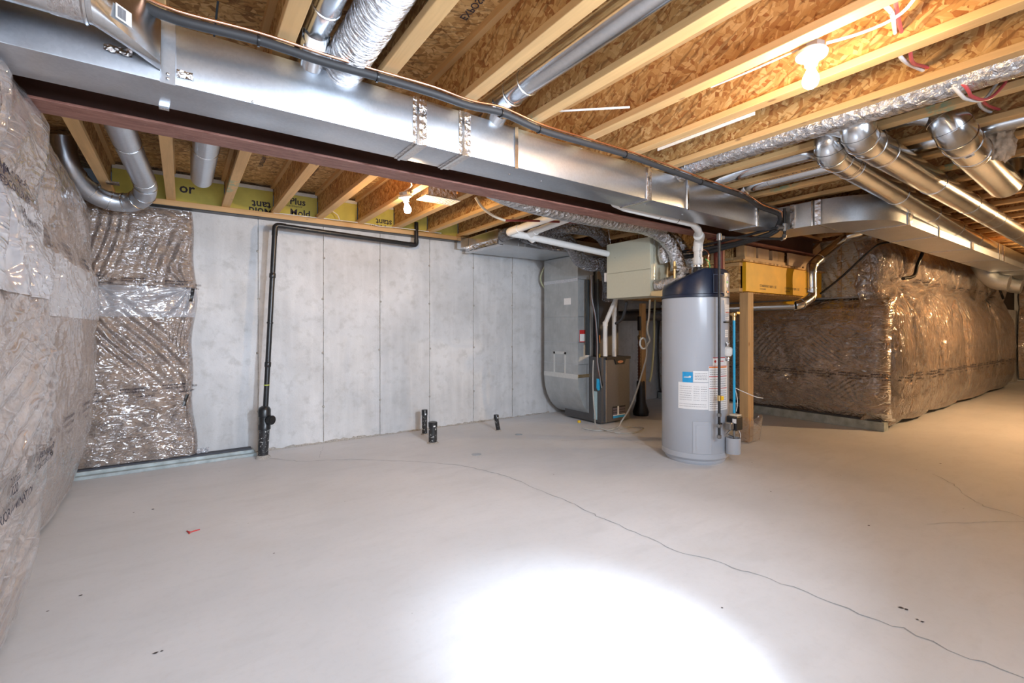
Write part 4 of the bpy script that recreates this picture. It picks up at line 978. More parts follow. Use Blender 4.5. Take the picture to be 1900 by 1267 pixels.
# access panel
ap = curvbox('access_panel', (-0.052, 0.138)[0], (0.463, 0.129)[0], (-0.052, 0.118)[1], (-0.052, 0.416)[1], .006, TANK, wh)
curvbox('panel_rib', (0.034, 0.138)[0], (0.388, 0.132)[0], (-0.052, 0.153)[1], (-0.052, 0.380)[1], .010, TANK, ap)
# bottom shelf and gas control valve
sx, sy = [float(q) for q in S_h(HR+.065)(np.array(1.10), 0, 0)[:2]]
MB().lathe((sx, sy, .115), [(.064, 0), (.066, .004), (.066, .150), (.060, .150), (.060, .01)], 28).build('control_shroud', TANK, wh)
gvx, gvy = [float(q) for q in S_h(HR+.075)(np.array(1.12), 0, 0)[:2]]
MB().box(gvx-.055, gvx+.055, gvy-.05, gvy+.05, .34, .47, ch=.008).build('gas_valve_housing', BLK, wh)
MB().box(gvx-.04, gvx+.04, gvy-.045, gvy+.03, .471, .486, ch=.003).build('valve_plate', CREAM_TUBE, wh)
MB().box(gvx-.0575, gvx-.056, gvy-.048, gvy-.01, .41, .45).build('valve_label', PAPER, wh)
MB().box(gvx-.12, gvx-.056, gvy-.03, gvy+.03, .35, .42, ch=.01).tube([(gvx-.01, gvy, .34), (gvx-.01, gvy, .24)], .011, 12).tube([(gvx-.06, gvy, .35), (gvx-.1, gvy+.02, .31), (gvx-.02, gvy, .28)], .008, 10).build('valve_body', FITTING, wh)
MB().tube([(gvx+.02, gvy-.02, .36), (gvx+.03, gvy-.04, .30), (gvx+.01, gvy-.05, .27)], .003, 8).build('cord', WIRE_W, wh)
# vent on the cover, nipples and water fittings
MB().lathe((4.22, 2.76, 1.855), [(.05, 0), (.05, .03), (.046, .035), (.046, .05)], 24).build('vent_collar', BLKPIPE, wh)
MB().lathe((4.22, 2.76, 1.905), [(.048, 0), (.050, .01), (.048, .02)], 24).build('vent_clamp', GALV_SH, wh)
m = MB()
for (x, y, h) in ((4.08, 2.93, .10), (4.36, 2.74, .12), (4.40, 2.86, .16)):
    m.tube([(x, y, 1.80), (x, y, 1.87+h)], .013, 12).lathe((x, y, 1.86+h*.5), [(.013, -.015), (.02, -.01), (.02, .01), (.013, .015)], 8)
m.build('water_nipple', BRASS, wh)
MB().tube([(4.36, 2.74, 1.98), (4.36, 2.74, 2.07), (4.42, 2.9, 2.12), (4.6, 3.4, 2.12)], .008, 10, smooth=5).tube([(4.40, 2.86, 2.0), (4.44, 2.9, 2.1), (4.5, 3.1, 2.16)], .008, 10, smooth=5).build('copper_stub', COPPER, wh)
MB().tube([(4.33, 2.70, 1.86), (4.32, 2.70, 1.95), (4.28, 2.72, 1.99)], .005, 8, smooth=4).build('green_wire', PAPER_GREEN, wh)
# blue discharge tube
bt0 = [float(q) for q in S_h(HR+.06)(np.array(1.19), 0, 0)[:2]]
MB().box(0, .0, 0, 0, 0, 0)
bl = thing('drain_tube', 'bright blue vertical drain tube beside the water heater with a brass valve', 'pipe', (bt0[0], bt0[1], .4))
bx, by = 4.20, 2.395
bx, by = bt0
MB().tube([(bx, by, 1.385), (bx-.003, by-.003, .9), (bx-.008, by-.006, .49)], .0115, 14).build('tube', BLUE_TUBE, bl)
MB().tube([(bx, by, 1.37), (bx, by, 1.44)], .014, 12).lathe((bx, by, 1.425), [(.012, -.02), (.022, -.01), (.022, .012), (.012, .022)], 10).tube([(bx, by, 1.43), (bx+.03, by+.05, 1.43)], .012, 10).box(bx+.0, bx+.05, by-.03, by-.024, 1.43, 1.45).build('relief_valve', BRASS, bl)
MB().tube([(bx+.01, by, .73), (bx+.08, by-.02, .70), (bx+.20, by-.1, .64), (bx+.30, by-.12, .62)], .0035, 8, smooth=6).tube([(bx+.02, by, .72), (bx+.06, by, .6), (bx+.04, by, .5)], .0035, 8, smooth=6).build('cord', WIRE_W, bl)

# ------------------------------------------------------------------ vent pipe of the heater
vp = thing('vent_pipe', 'white plastic vent pipe rising from the heater top and running along the beam', 'pipe', (4.22, 2.76, 1.91))
MB().tube([(4.22, 2.76, 1.93), (4.22, 2.76, 2.145)], .040, 28).build('pipe', WHITE_PVC, vp)
MB().lathe((4.22, 2.76, 1.905), [(.034, .0), (.040, .03), (.049, .035), (.049, .095), (.041, .0)], 28).build('reducer', WHITE_PVC, vp)
MB().lathe((4.22, 2.76, 2.06), [(.041, 0), (.048, .004), (.048, .055), (.044, .06)], 28).tube([(4.22, 2.76, 2.11), (4.22, 2.755, 2.15), (4.20, 2.73, 2.182), (4.14, 2.69, 2.196), (4.10, 2.68, 2.20)], [.046, .046, .045, .046, .048], 26, smooth=4).build('elbow', WHITE_PVC, vp)
MB().tube([(4.16, 2.70, 2.195), (4.0, 2.62, 2.235), (3.85, 2.575, 2.262), (2.92, 2.56, 2.268), (2.80, 2.56, 2.285), (2.74, 2.56, 2.33)], .033, 24).build('pipe', WHITE_PVC, vp)
for x in (3.35, 3.6): hoop((x, 2.57, 2.265), (1, .0, 0), .034, .006, .0015, BLK, 'strap', vp)
lettering('lettering', [('PVC 636', 4.0, 0, .03)], lambda u, v, o: (4.22-.028-o+0*u, 2.76-.030-v*0+(-v)*.8-o, 1.98+(u-4.0)), PRINT, vp, .001)

# ================================================================== ventilator box hung on chains
vb = thing('ventilator_box', 'beige metal ventilator box hanging on chains behind the water heater', 'ventilator', (4.33, 3.65, 1.655))
ex0, ex1, ey0, ey1, ez0, ez1 = 4.20, 4.52, 3.33, 3.975, 1.65, 2.305
MB().box(ex0+.012, ex1, ey0, ey1, ez0, ez1, ch=.004).build('case', BEIGE, vb)
MB().box(ex0, ex0+.0115, ey0+.002, ey1-.002, ez0+.30, ez1-.002, ch=.003).build('upper_door', BEIGE, vb)
MB().box(ex0, ex0+.0115, ey0+.002, ey1-.002, ez0+.002, ez0+.297, ch=.003).build('lower_door', BEIGE, vb)
MB().lathe((ex0-.001, 3.84, 2.13), [(.004, 0), (0, .002)], 10, 'x').build('screw', BLK, vb)
MB().box(ex0+.02, ex0+.06, ey1+.001, ey1+.06, 1.86, 1.97, ch=.004).build('junction_box', PAPER, vb)
def chain(name, a, b, parent, mat=GALV_SH, step=.022):
    m = MB(); a = Vector(a); b = Vector(b); L = (b-a).length; n_ = int(L/step); d = (b-a).normalized()
    s1 = d.cross(Vector((0, 1, 0))).normalized(); s2 = d.cross(s1)
    for k in range(n_):
        c = a+d*(k+.5)*step; s_ = s1 if k % 2 else s2
        pts = [c+d*(step*.62*math.cos(t_))+s_*(.005*math.sin(t_)) for t_ in [6.283*j/8 for j in range(9)]]
        m.tube(pts, .0014, 5, caps=False)
    return m.build(name, mat, parent)
chain('chain', (ex0-.006, ey0+.10, 1.95), (ex0+.05, ey0+.02, 2.50), vb) if False else None
chain('chain', (4.26, 3.322, 1.80), (4.25, 3.32, 2.48), vb); chain('chain', (4.28, 3.98, 2.30), (4.2, 3.95, 2.50), vb); chain('chain', (4.45, 3.7, 2.31), (4.42, 3.66, 2.5), vb)
flex('crinkled silver flexible duct coming down behind the heater to the ventilator side', [(3.55, 3.16, 2.36), (3.9, 3.14, 2.33), (4.16, 3.13, 2.27), (4.32, 3.12, 2.14), (4.385, 3.11, 1.98), (4.38, 3.11, 1.90)], .076, FOIL, .05, .022)
flex('short silver flexible elbow plugged into the ventilator side', [(4.40, 3.02, 1.95), (4.39, 3.05, 1.86), (4.34, 3.14, 1.80), (4.30, 3.24, 1.775), (4.29, 3.318, 1.77)], .062, FOIL, .05, .022)
flex('second silver flexible duct descending just behind the first', [(4.3, 3.28, 2.40), (4.50, 3.24, 2.30), (4.62, 3.18, 2.14), (4.66, 3.12, 1.95), (4.60, 3.14, 1.80)], .06, FOIL, .05, .022)
flex('small silver flexible piece bulging beside the ventilator box', [(4.34, 3.255, 2.24), (4.30, 3.24, 2.12), (4.34, 3.245, 2.02)], .055, FOIL, .05, .02)
flex('glossy black flexible duct curving into the ventilator from the return duct', [(3.30, 4.15, 2.41), (3.60, 4.15, 2.37), (3.79, 4.15, 2.27), (3.92, 4.15, 2.13), (4.10, 4.15, 2.08), (4.28, 4.15, 2.10), (4.42, 4.15, 2.13)], .085, FLEXBLK, .04, .024)
flex('glossy black flexible duct dropping beside the tall return duct', [(4.34, 4.2, 2.10), (4.44, 4.22, 2.03), (4.49, 4.24, 1.92), (4.52, 4.26, 1.78), (4.55, 4.3, 1.66)], .068, FLEXBLK, .04, .024)
flex('glossy black flexible duct hooked onto the end of the horizontal return duct', [(3.12, 4.60, 2.385), (3.08, 4.48, 2.39), (3.12, 4.36, 2.395), (3.25, 4.25, 2.40), (3.5, 4.15, 2.43)], .070, FLEXBLK, .04, .024)
flex('glossy black flexible duct running above the white pipes', [(3.42, 4.60, 2.40), (3.40, 4.25, 2.42), (3.5, 3.98, 2.43), (3.8, 3.9, 2.43), (4.1, 4.0, 2.42), (4.4, 4.2, 2.40)], .072, FLEXBLK, .04, .024)
flex('sagging black flexible duct along the underside of the return duct side', [(3.3, 4.5, 2.38), (3.6, 4.52, 2.34), (3.85, 4.5, 2.31), (4.0, 4.45, 2.33)], .05, FLEXBLK, .05, .024)

# ------------------------------------------------------------------ return duct and furnace
rx = thing('rectangular_duct', 'short horizontal metal return duct against the concrete wall top', 'duct', (3.7, 5.0, 2.29))
MB().box(3.06, 4.90, 4.62, 5.40, 2.292, 2.470, ch=.003).build('duct_body', GALV_DK, rx)
MB().box(3.052, 3.0595, 4.62, 5.40, 2.29, 2.472).build('end_cap', GALV_SH, rx)
MB().box(3.045, 3.12, 4.612, 5.405, 2.284, 2.2915).build('foil_tape', TAPE, rx)
crumple('foil_scrap', lambda u, v, off: (3.045+0*u-off, u, v), 4.62, 5.38, 2.30, 2.36, .012, TAPE, rx)
MB().box(2.94, 3.05, 5.32, 5.42, 2.33, 2.47, ch=.003).build('joist_hanger', GALV_SH, rx)
for x in (3.35, 3.45): MB().box(x, x+.004, 4.612, 4.6195, 2.29, 2.47).build('drive_cleat', GALV_SH, rx)
crumple('foil_scrap', lambda u, v, off: (u, 4.611-off+0*u, v), 3.85, 4.1, 2.30, 2.38, .012, TAPE, rx)
dr = thing('return_air_drop', 'tall galvanised return air duct with a rounded foot standing by the concrete wall', 'duct', (4.5, 5.0, 0))
DXL, DY0, DY1 = 4.37, 4.66, 5.38
prof = [(DXL, 2.285), (DXL, .62)]+[(DXL+.46*(1-math.cos(a))*.9, .62-.575*math.sin(a)) for a in [math.pi/2*k/10 for k in range(1, 11)]]+[(4.90, .045), (4.90, .60), (4.66, .66), (4.66, 2.285)]
MB().prism(prof, 'y', DY0, DY1).build('duct_body', RETURN, dr)
# darker front skin panels are the bare side sheets with cross seams
for z in (1.96, 1.45, 1.10, .80):
    MB().box(DXL-.004, DXL-.0005, DY0, DY1, z-.003, z+.003).box(DXL, 4.655, DY0-.004, DY0-.0005, z-.003, z+.003).build('sheet_seam', GALV_DK, dr)
MB().box(DXL-.006, DXL-.0008, DY0-.006, DY1, 1.93, 1.975).build('foil_tape', TAPE, dr)
MB().add([(DXL-.001, DY0, 2.28), (DXL-.001, DY1, 2.28), (DXL-.022, (DY0+DY1)/2, 2.13)], [(0, 1, 2)]).add([(DXL-.001, DY0, 1.98), (DXL-.001, DY1, 1.98), (DXL-.022, (DY0+DY1)/2, 2.13)], [(0, 1, 2)]).add([(DXL-.001, DY0, 2.28), (DXL-.001, DY0, 1.98), (DXL-.022, (DY0+DY1)/2, 2.13)], [(0, 1, 2)]).add([(DXL-.001, DY1, 2.28), (DXL-.001, DY1, 1.98), (DXL-.022, (DY0+DY1)/2, 2.13)], [(0, 1, 2)]).build('cross_broken_panel', RETURN, dr)
SEALM = m_plain('pale_sealing_tape', (.60, .62, .61), .4, .3, grain=.05)
m = MB().box(DXL-.004, DXL-.0006, DY0, DY1, .60, .665).box(DXL-.005, DXL-.0006, 4.90, 5.17, .93, .965).box(DXL-.005, DXL-.0006, 4.90, 4.93, .66, .96).box(DXL-.005, DXL-.0006, 5.13, 5.165, .66, .96)
m.build('sealing_tape', SEALM, dr)
MB().box(DXL+.0, 4.655, DY0-.006, DY0-.0006, .62, .665).build('gold_tape', m_plain('wrinkled_gold_tape', (.80, .60, .34), .25, .9, bump=.8), dr)
MB().box(DXL-.0025, DXL-.0006, 4.80, 4.94, 1.62, 1.71).build('sticker', PAPER, dr)
st_ = MB().box(4.40, 4.51, DY0-.003, DY0-.0006, 1.10, 1.27).build('red_label', PAPER_RED, dr)
MB().box(4.405, 4.505, DY0-.0045, DY0-.0031, 1.115, 1.215).build('label_text_panel', PAPER, st_)
MB().box(4.50, 4.57, DY0-.003, DY0-.0006, .905, 1.045).build('sticker', PAPER, dr)
for z in (.80, .83): pass
MB().box(4.66, 4.99, 4.72, 5.30, .91, 1.90).build('coil_casing', GALV_DK, dr) if False else None
fu = thing('furnace', 'brown-grey furnace cabinet with black handle beside the rounded return duct', 'furnace', (4.87, 4.75, 0))
MB().box(4.575, 5.12, 4.425, 5.15, .02, .905, ch=.004).build('cabinet', FURN_SIDE, fu)
MB().box(4.645, 5.115, 4.405, 4.424, .03, .875, ch=.006).build('front_door', FURN, fu)
MB().prism([(4.645, .905), (5.12, .905), (5.12, .868), (5.02, .868), (4.99, .80), (4.83, .80), (4.80, .868), (4.645, .868)], 'y', 4.392, 4.404).build('handle_trim', BLK, fu)
el = MB(); vs = [(4.91+.055*math.cos(6.283*k/20), 4.3905, .835+.019*math.sin(6.283*k/20)) for k in range(20)]; el.add(vs, [tuple(range(20))]); el.build('oval_badge', COPPER, fu)
MB().box(4.634, 4.642, 4.40, 4.424, .03, .87).build('door_edge_trim', GALV_SH, fu)
fl_ = MB().box(4.77, 5.02, 4.401, 4.4045, .07, .23).build('door_label', BLK, fu)
for k in range(3): MB().box(4.775, 4.855, 4.399, 4.4005, .185-.035*k, .21-.035*k).box(4.895, 5.015, 4.399, 4.4005, .185-.035*k, .21-.035*k).build('label_photo', m_plain('dim_photo_print', (.12, .10, .12), .5) if k == 0 else MATS['dim_photo_print'], fl_)
MB().box(4.86, 4.89, 4.399, 4.4005, .115, .228).box(4.775, 5.015, 4.3992, 4.4006, .105, .125).build('label_text', PAPER, fl_)
MB().box(4.775, 5.015, 4.399, 4.4005, .072, .102).build('label_stripe', PAPER_BLUE, fu)
MB().box(4.68, 5.10, 4.60, 5.14, .91, 1.95).build('coil_casing', FURN_SIDE, fu)
MB().box(4.70, 5.08, 4.62, 5.13, 1.951, 2.29).build('supply_plenum', GALV_DK, fu)
MB().lathe((4.57, 4.47, .56), [(0, 0), (.022, .001)], 14, 'x').build('grommet', BLK, fu)
MB().box(4.572, 4.5745, 4.50, 4.56, .06, .44).build('side_label', m_plain('pale_cyan_label', (.42, .60, .66), .5), fu)
MB().lathe((4.45, 4.72, .0), [(.02, 0), (.024, .012), (.02, .03)], 12).build('foot_pad', YELLOW_PL, fu)
tag(MB().tube([(4.54, 4.45, .62), (4.54, 4.45, .50), (4.55, 4.45, .47)], [.022, .026, .018], 14).build('condensate_trap', BLUE_TUBE), 'small blue condensate trap on the furnace side', 'pipe fitting')
# furnace vent pipes
pv = thing('vent_pipe', 'white plastic pipe bending from the furnace top up to the ventilator', 'pipe', (4.60, 4.30, .9))
MB().tube([(4.581, 4.360, 0.922), (4.581, 4.360, 1.329), (4.601, 4.360, 1.386), (4.701, 4.300, 1.658), (4.739, 4.250, 1.785)], .029, 20, smooth=4).build('pipe', WHITE_PVC, pv)
q = (4.581, 4.360, 1.350); MB().lathe((q[0], q[1], q[2]-.03), [(.030, 0), (.034, .003), (.034, .055), (.030, .06)], 20).build('coupling', WHITE_PVC, pv)
pv = thing('vent_pipe', 'straight white plastic pipe rising from the furnace top', 'pipe', (4.72, 4.42, .9))
MB().tube([(4.816, 4.420, 0.910), (4.816, 4.420, 1.491), (4.821, 4.400, 1.652), (4.842, 4.400, 1.800)], .029, 20).build('pipe', WHITE_PVC, pv)
q = (4.816, 4.420, 1.484); MB().lathe((q[0], q[1], q[2]-.03), [(.030, 0), (.034, .003), (.034, .06), (.030, .065)], 20).build('coupling', WHITE_PVC, pv)
pv = thing('vent_pipe', 'long white plastic pipe from the elbow under the joists to the ventilator top', 'pipe', (2.9, 4.05, 2.3))
a = (2.80, 3.98, 2.285); b = (4.19, 3.95, 2.19)
MB().tube([a, b], .036, 24).build('pipe', WHITE_PVC, pv)
MB().tube([(2.93, 3.975, 2.278), (2.80, 3.98, 2.285), (2.765, 3.96, 2.288), (2.76, 3.90, 2.29), (2.762, 3.80, 2.295)], .0405, 22, smooth=4).build('elbow', WHITE_PVC, pv)
MB().tube([(2.762, 3.85, 2.292), (2.79, 3.15, 2.33)], .036, 24).build('pipe', WHITE_PVC, pv)
pv = thing('vent_pipe', 'second white plastic pipe branching beside the elbow under the joists', 'pipe', (3.1, 4.02, 2.28))
MB().tube([(3.02, 3.93, 2.305), (3.0, 3.2, 2.345)], .034, 22).build('pipe', WHITE_PVC, pv)
MB().tube([(3.10, 4.0, 2.25), (3.03, 3.98, 2.28), (3.02, 3.92, 2.303), (3.02, 3.85, 2.308)], .040, 20, smooth=3).build('elbow', WHITE_PVC, pv)
# hoses and cables around the furnace
tube_ = lambda name, pts, r, mat, lab, cat='hose', n_=10: tag(MB().tube(dens(pts, .03), r, n_).build(name, mat), lab, cat)
loop = [(4.310, 3.420, 1.616), (4.292, 3.420, 1.409), (4.279, 3.440, 1.227), (4.332, 3.460, 1.153)]
c0 = (4.258, 3.460, 1.124)
import math as _m
lp = [(c0[0]+.058*_m.cos(a)+.0, c0[1]+.02*k/12, c0[2]+.062*_m.sin(a)) for k, a in enumerate([.25-6.283*j/12 for j in range(0, 13)])]
tube_('vinyl_hose', [(4.310, 3.420, 1.616), (4.292, 3.420, 1.421), (4.276, 3.430, 1.276)]+[(4.336, 3.440, 1.153)]+lp[1:]+[(4.478, 3.600, 0.970), (4.676, 3.850, 0.682), (4.743, 4.000, 0.423), (4.736, 4.100, 0.223), (4.648, 4.150, 0.078), (4.60, 4.14, .03), (4.42, 4.12, .015), (4.25, 4.2, .012), (4.2, 4.4, .012)], .0105, CLEAR_TUBE, 'milky clear hose with a small loop hanging below the ventilator box')
tube_('vinyl_hose', [(4.402, 4.400, 0.877), (4.392, 4.400, 0.651), (4.382, 4.380, 0.373), (4.371, 4.340, 0.169), (4.268, 4.200, 0.066), (4.37, 3.95, .012), (4.6, 3.85, .010), (4.85, 3.95, .010), (4.78, 4.1, .010), (4.5, 4.08, .010)], .008, CLEAR_TUBE, 'thin grey hose falling along the furnace side to the floor')
tube_('flue_cable', [(4.379, 5.300, 2.278), (4.385, 5.420, 2.165), (4.358, 5.450, 2.045), (4.381, 5.440, 1.942), (4.430, 5.400, 1.861)], .012, GREEN_TUBE, 'olive cable arching behind the top of the return duct', 'cable')
for i, (l, mt, du) in enumerate((('braided metal cable dropping beside the return duct to the furnace', GALV, 0), ('black cable dropping beside the return duct to the furnace', BLK, 5), ('thin brown cable dropping beside the return duct to the furnace', m_plain('brown_cable', (.16, .08, .06), .5), -3))):
    tube_('service_cable', [(4.462+du*.006, 4.50-.01*i, 2.0), (4.455+du*.006, 4.48, 1.7), (4.50+du*.004, 4.46, 1.45), (4.52+du*.005, 4.44, 1.1), (4.50+du*.005, 4.42, .85), (4.53+du*.004, 4.41, .66), (4.565+du*.003, 4.41, .50+.03*i)], .008 if i < 2 else .004, mt, l, 'cable', 8)
bp = MB().tube([(4.56, 4.47, 1.95), (4.56, 4.47, .93)], .014, 10).tube([(4.49, 4.60, 1.95), (4.49, 4.60, .93)], .03, 8).build('conduit', m_plain('dark_teal_conduit', (.02, .03, .035), .4)); tag(bp, 'dark vertical conduits between return duct and furnace pipes', 'conduit')
MB().box(4.545, 4.575, 4.448, 4.458, .90, .95).build('yellow_clip', YELLOW_PL, bp); MB().box(4.56, 4.575, 4.448, 4.458, 1.10, 1.20).build('orange_clip', PAPER_ORANGE, bp)
# behind the furnace and heater: dark pipes on the shadowed wall
tag(MB().tube([(4.9, 4.9, 1.47), (7.0, 4.6, 1.50)], .075, 20).build('flue_pipe', m_plain('dull_dark_pipe', (.10, .10, .11), .5, .5)), 'dull dark horizontal pipe in the shadow below the ventilator box', 'pipe')
cpd = thing('copper_drain_stack', 'copper-coloured corrugated pipe stack with black foot in the dark recess', 'pipe', (6.0, 4.6, 0))
qq = (5.587, 4.600, 1.043)
MB().tube([(qq[0], 4.6, .50), (qq[0], 4.6, 1.12)], .04, 16, rf=lambda L, a: 1).build('pipe', m_plain('dull_copper', (.25, .10, .06), .4, .6), cpd)
for k in range(12): hoop((qq[0], 4.6, .55+.045*k), Z, .04, .018, .006, MATS['dull_copper'], 'ring', cpd, 16)
MB().lathe((qq[0], 4.6, 0), [(.11, 0), (.12, .05), (.07, .2), (.06, .5), (.05, .51)], 20).build('black_foot', BLK, cpd)
MB().lathe((qq[0], 4.6, 1.12), [(.045, 0), (.05, .05), (.03, .08), (.035, .14), (.0, .16)], 14).build('valve_top', BRASS, cpd)
MB().tube([(qq[0], 4.6, 1.26), (qq[0], 4.6, 1.47)], .05, 14).build('black_riser', BLK, cpd)
tube_('vinyl_hose', [(5.538, 4.300, 1.763), (5.514, 4.300, 1.492), (5.502, 4.300, 1.054), (5.455, 4.300, 0.672), (5.408, 4.300, 0.537)], .014, GREEN_TUBE, 'greyish hose hanging straight down in the dark recess beside the heater')
tag(MB().tube(dens([(4.475, 3.900, 1.618), (4.510, 4.000, 1.422), (4.612, 4.200, 1.356)], .02), .018, 10).build('insulated_pipe', RUBBER), 'black foam-sleeved pipe bending under the ventilator box', 'pipe')
tag(MB().box(5.55, 5.64, 4.55, 4.60, 0, 1.66).build('stud', WOODZ), 'dark upright stud in the recess behind the furnace', 'post')
# pex lines under the joists
tube_('cream_tube', [(2.077, 3.500, 2.430), (2.148, 3.500, 2.352), (2.260, 3.500, 2.296), (2.387, 3.500, 2.270)], .012, CREAM_TUBE, 'cream plastic tube curving down below the joists', 'pipe')
tube_('red_tube', [(2.387, 3.500, 2.270), (2.739, 3.450, 2.302), (3.3, 3.42, 2.35), (3.9, 3.4, 2.40), (4.5, 3.4, 2.40)], .010, RED_TUBE, 'dark red tube continuing from the cream tube towards the ventilator', 'pipe')
tag(MB().lathe((2.08, 3.50, 2.505), [(.05, .0), (.052, -.03), (.045, -.035), (.0, -.035)], 20).build('black_can', BLK), 'small round black cap fixed between joists near the supply vent', 'vent cap')

# ================================================================== black drain pipe on the wall and floor stubs
dp = thing('drain_pipe', 'black plastic drain pipe climbing the concrete wall and turning along its top', 'pipe', (.654, 5.25, 0))
bx0, by0 = .660, 5.262; tx, ty_ = .775, 5.30
at_ = lambda z: (bx0+(tx-bx0)*z/2.33, by0+(ty_-by0)*z/2.33, z)
MB().tube([at_(.50), at_(2.29)], .025, 20).build('riser', BLACK_ABS, dp)
for z in (1.83, .93, 1.35): hoop(at_(z), Vector(at_(1))-Vector(at_(0)), .0255, .055 if z != 1.35 else .02, .005, BLACK_ABS, 'coupling', dp, 20)
MB().tube([at_(0), at_(.30)], .047, 24).build('base_pipe', SPLASH, dp)
MB().lathe((at_(.29)[0], at_(.29)[1], .28), [(.047, 0), (.056, .003), (.056, .05), (.050, .06), (.050, .13), (.058, .135), (.058, .20), (.045, .225), (.027, .235)], 26).build('cleanout_body', BLACK_ABS, dp)
q = Vector(at_(.38)); dd = Vector((.55, -.83, 0)).normalized()
MB().tube([q, q+dd*.075], .036, 20).tube([q+dd*.06, q+dd*.095], .046, 20).build('cleanout_branch', BLACK_ABS, dp)
MB().tube([q+dd*.0951, q+dd*.10], .036, 20).box(-.001, .001, -.001, .001, -.001, .001).build('cleanout_plug', BLK, dp)
MB().tube([at_(2.24), (tx, ty_, 2.315), (tx+.012, ty_+.002, 2.338), (tx+.035, ty_+.004, 2.348), (tx+.10, ty_+.01, 2.348)], .0285, 20, smooth=3).build('elbow', BLACK_ABS, dp)
MB().tube([(tx+.06, ty_+.005, 2.348), (2.33, 5.40, 2.318)], .025, 20).build('cross_pipe', BLACK_ABS, dp)
MB().tube([(2.27, 5.397, 2.319), (2.33, 5.40, 2.319), (2.352, 5.40, 2.328), (2.36, 5.40, 2.352), (2.36, 5.40, 2.39)], .0285, 20, smooth=3).build('elbow', BLACK_ABS, dp)
MB().tube([(2.36, 5.40, 2.37), (2.36, 5.40, 2.60)], .025, 20).build('riser', BLACK_ABS, dp)
hoop(at_(.725), Z, .026, .010, .002, m_plain('yellow_green_tie', (.55, .60, .10), .5), 'string_tie', dp, 16)
MB().lathe((at_(0)[0], at_(0)[1], 0), [(.07, 0), (.065, .012), (.05, .03)], 16).build('mortar_ring', MATS['chipped_mortar'], dp)
def stub(label, x, y, h, r, lean=(0, 0), capr=1.12):
    t_ = thing('floor_stub', label, 'pipe', (x, y, 0), 'capped drain stubs in the floor')
    MB().tube([(x, y, 0), (x+lean[0], y+lean[1], h*.80)], r, 20).build('pipe', SPLASH, t_)
    MB().tube([(x+lean[0]*.96, y+lean[1]*.96, h*.78), (x+lean[0], y+lean[1], h*.985), (x+lean[0], y+lean[1], h)], [r*capr, r*capr, r*capr*.93], 20).build('cap', BLACK_ABS, t_)
    MB().lathe((x, y, 0), [(r*1.45, 0), (r*1.3, .006), (r, .014)], 14).build('mortar_ring', MATS['chipped_mortar'], t_)
    MB().box(x+lean[0]*.8-r*.4, x+lean[0]*.8+r*.1, y-r*1.2, y-r*1.12, h*.80, h*.86).build('sticker', PAPER, t_)
stub('tallest slim black drain stub, nearest the concrete wall', 2.42, 5.29, .30, .032)
stub('short wide black drain stub in front of the slim one', 2.315, 4.84, .237, .047, capr=1.08)
stub('small leaning black drain stub standing by itself nearer the furnace', 3.27, 4.94, .205, .027, lean=(-.035, .0), capr=1.2)
for x, y, l in (((3.350, 4.619, 0.000)[0], (3.350, 4.619, 0.000)[1], 'small round metal floor ring near the lone leaning stub'), ((2.469, 4.141, 0.000)[0], (2.469, 4.141, 0.000)[1], 'dull grey floor disc in front of the drain stubs')):
    tag(MB().lathe((x, y, 0), [(.045, .0), (.045, .004), (.036, .004), (.036, .002), (0, .002)] if 'ring' in l else [(.05, 0), (.05, .003), (0, .003)], 22).build('floor_ring' if 'ring' in l else 'floor_disc', GALV_DK), l, 'floor cap')
tag(MB().tube([(0.025, 3.636, 0.004), (0.042, 3.599, 0.006), (0.062, 3.610, 0.004), (0.093, 3.617, 0.004)], .0035, 8, smooth=3).tube([(0.025, 3.636, 0.004), (0.039, 3.579, 0.004)], .003, 8).build('red_clip', PAPER_RED), 'tiny curled red plastic strip lying on the floor', 'scrap')

# ================================================================== wooden post, landing framing, elbow pipe
wp = thing('wood_post', 'tall pale wooden post under the yellow-faced beam, beside the water heater', 'post', (5.31, 2.84, 0))
for k in range(3): MB().box(5.245+.040*k, 5.245+.040*k+.038, 2.80, 2.90, 0, 1.705, ch=.003).build('plank', WOODZ, wp)
MB().box(5.223, 5.2245, 2.82, 2.86, 1.6, 1.65).build('label', PAPER, wp) if False else None
def S_wrap(u, v, off):
    d = .02+.05*v*abs(1)+.012*np.sin(u*9)+.01*fbm(u, v*2, 71, 2, 3)
    p = (u % 4.0)
    x = np.where(p < 1, 5.205+.20*p, np.where(p < 2, 5.405, np.where(p < 3, 5.405-.20*(p-2), 5.205)))
    y = np.where(p < 1, 2.77, np.where(p < 2, 2.77+.18*(p-1), np.where(p < 3, 2.95, 2.95-.18*(p-3))))
    cx, cy = 5.305, 2.86
    k = 1+(.15+.35*(v/.27))*(.6+.4*np.sin(u*5+2))
    return cx+(x-cx)*k, cy+(y-cy)*k, v+.05*np.sin(u*7)*(v/.25)
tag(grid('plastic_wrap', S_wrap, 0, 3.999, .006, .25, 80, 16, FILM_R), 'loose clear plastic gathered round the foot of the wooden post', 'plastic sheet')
ld = thing('landing_frame', 'dropped wooden landing with yellow-coated beam face resting on the post', 'beam', (6.2, 2.95, 1.705))
MB().box(5.20, 7.15, 2.80, 2.845, 1.712, 2.045, ch=.003).build('yellow_beam', YELLOW_LVL, ld)
yb = bpy.data.objects['yellow_beam']
yS = lambda u, v, o: (u, 2.80-o+0*u, v)
its = [('STAIRWAY RIM 1.5E', 5.5+.6*k, 1.775, .045) for k in range(2)]+[('CONFORMS', 5.5+.6*k, 1.745, .026) for k in range(2)]
lettering('lettering', its, yS, INK, yb, .0015)
MB().box(5.16, 5.199, 2.86, 4.6, 1.75, 2.0).build('osb_joist_web', OSB_END, ld)
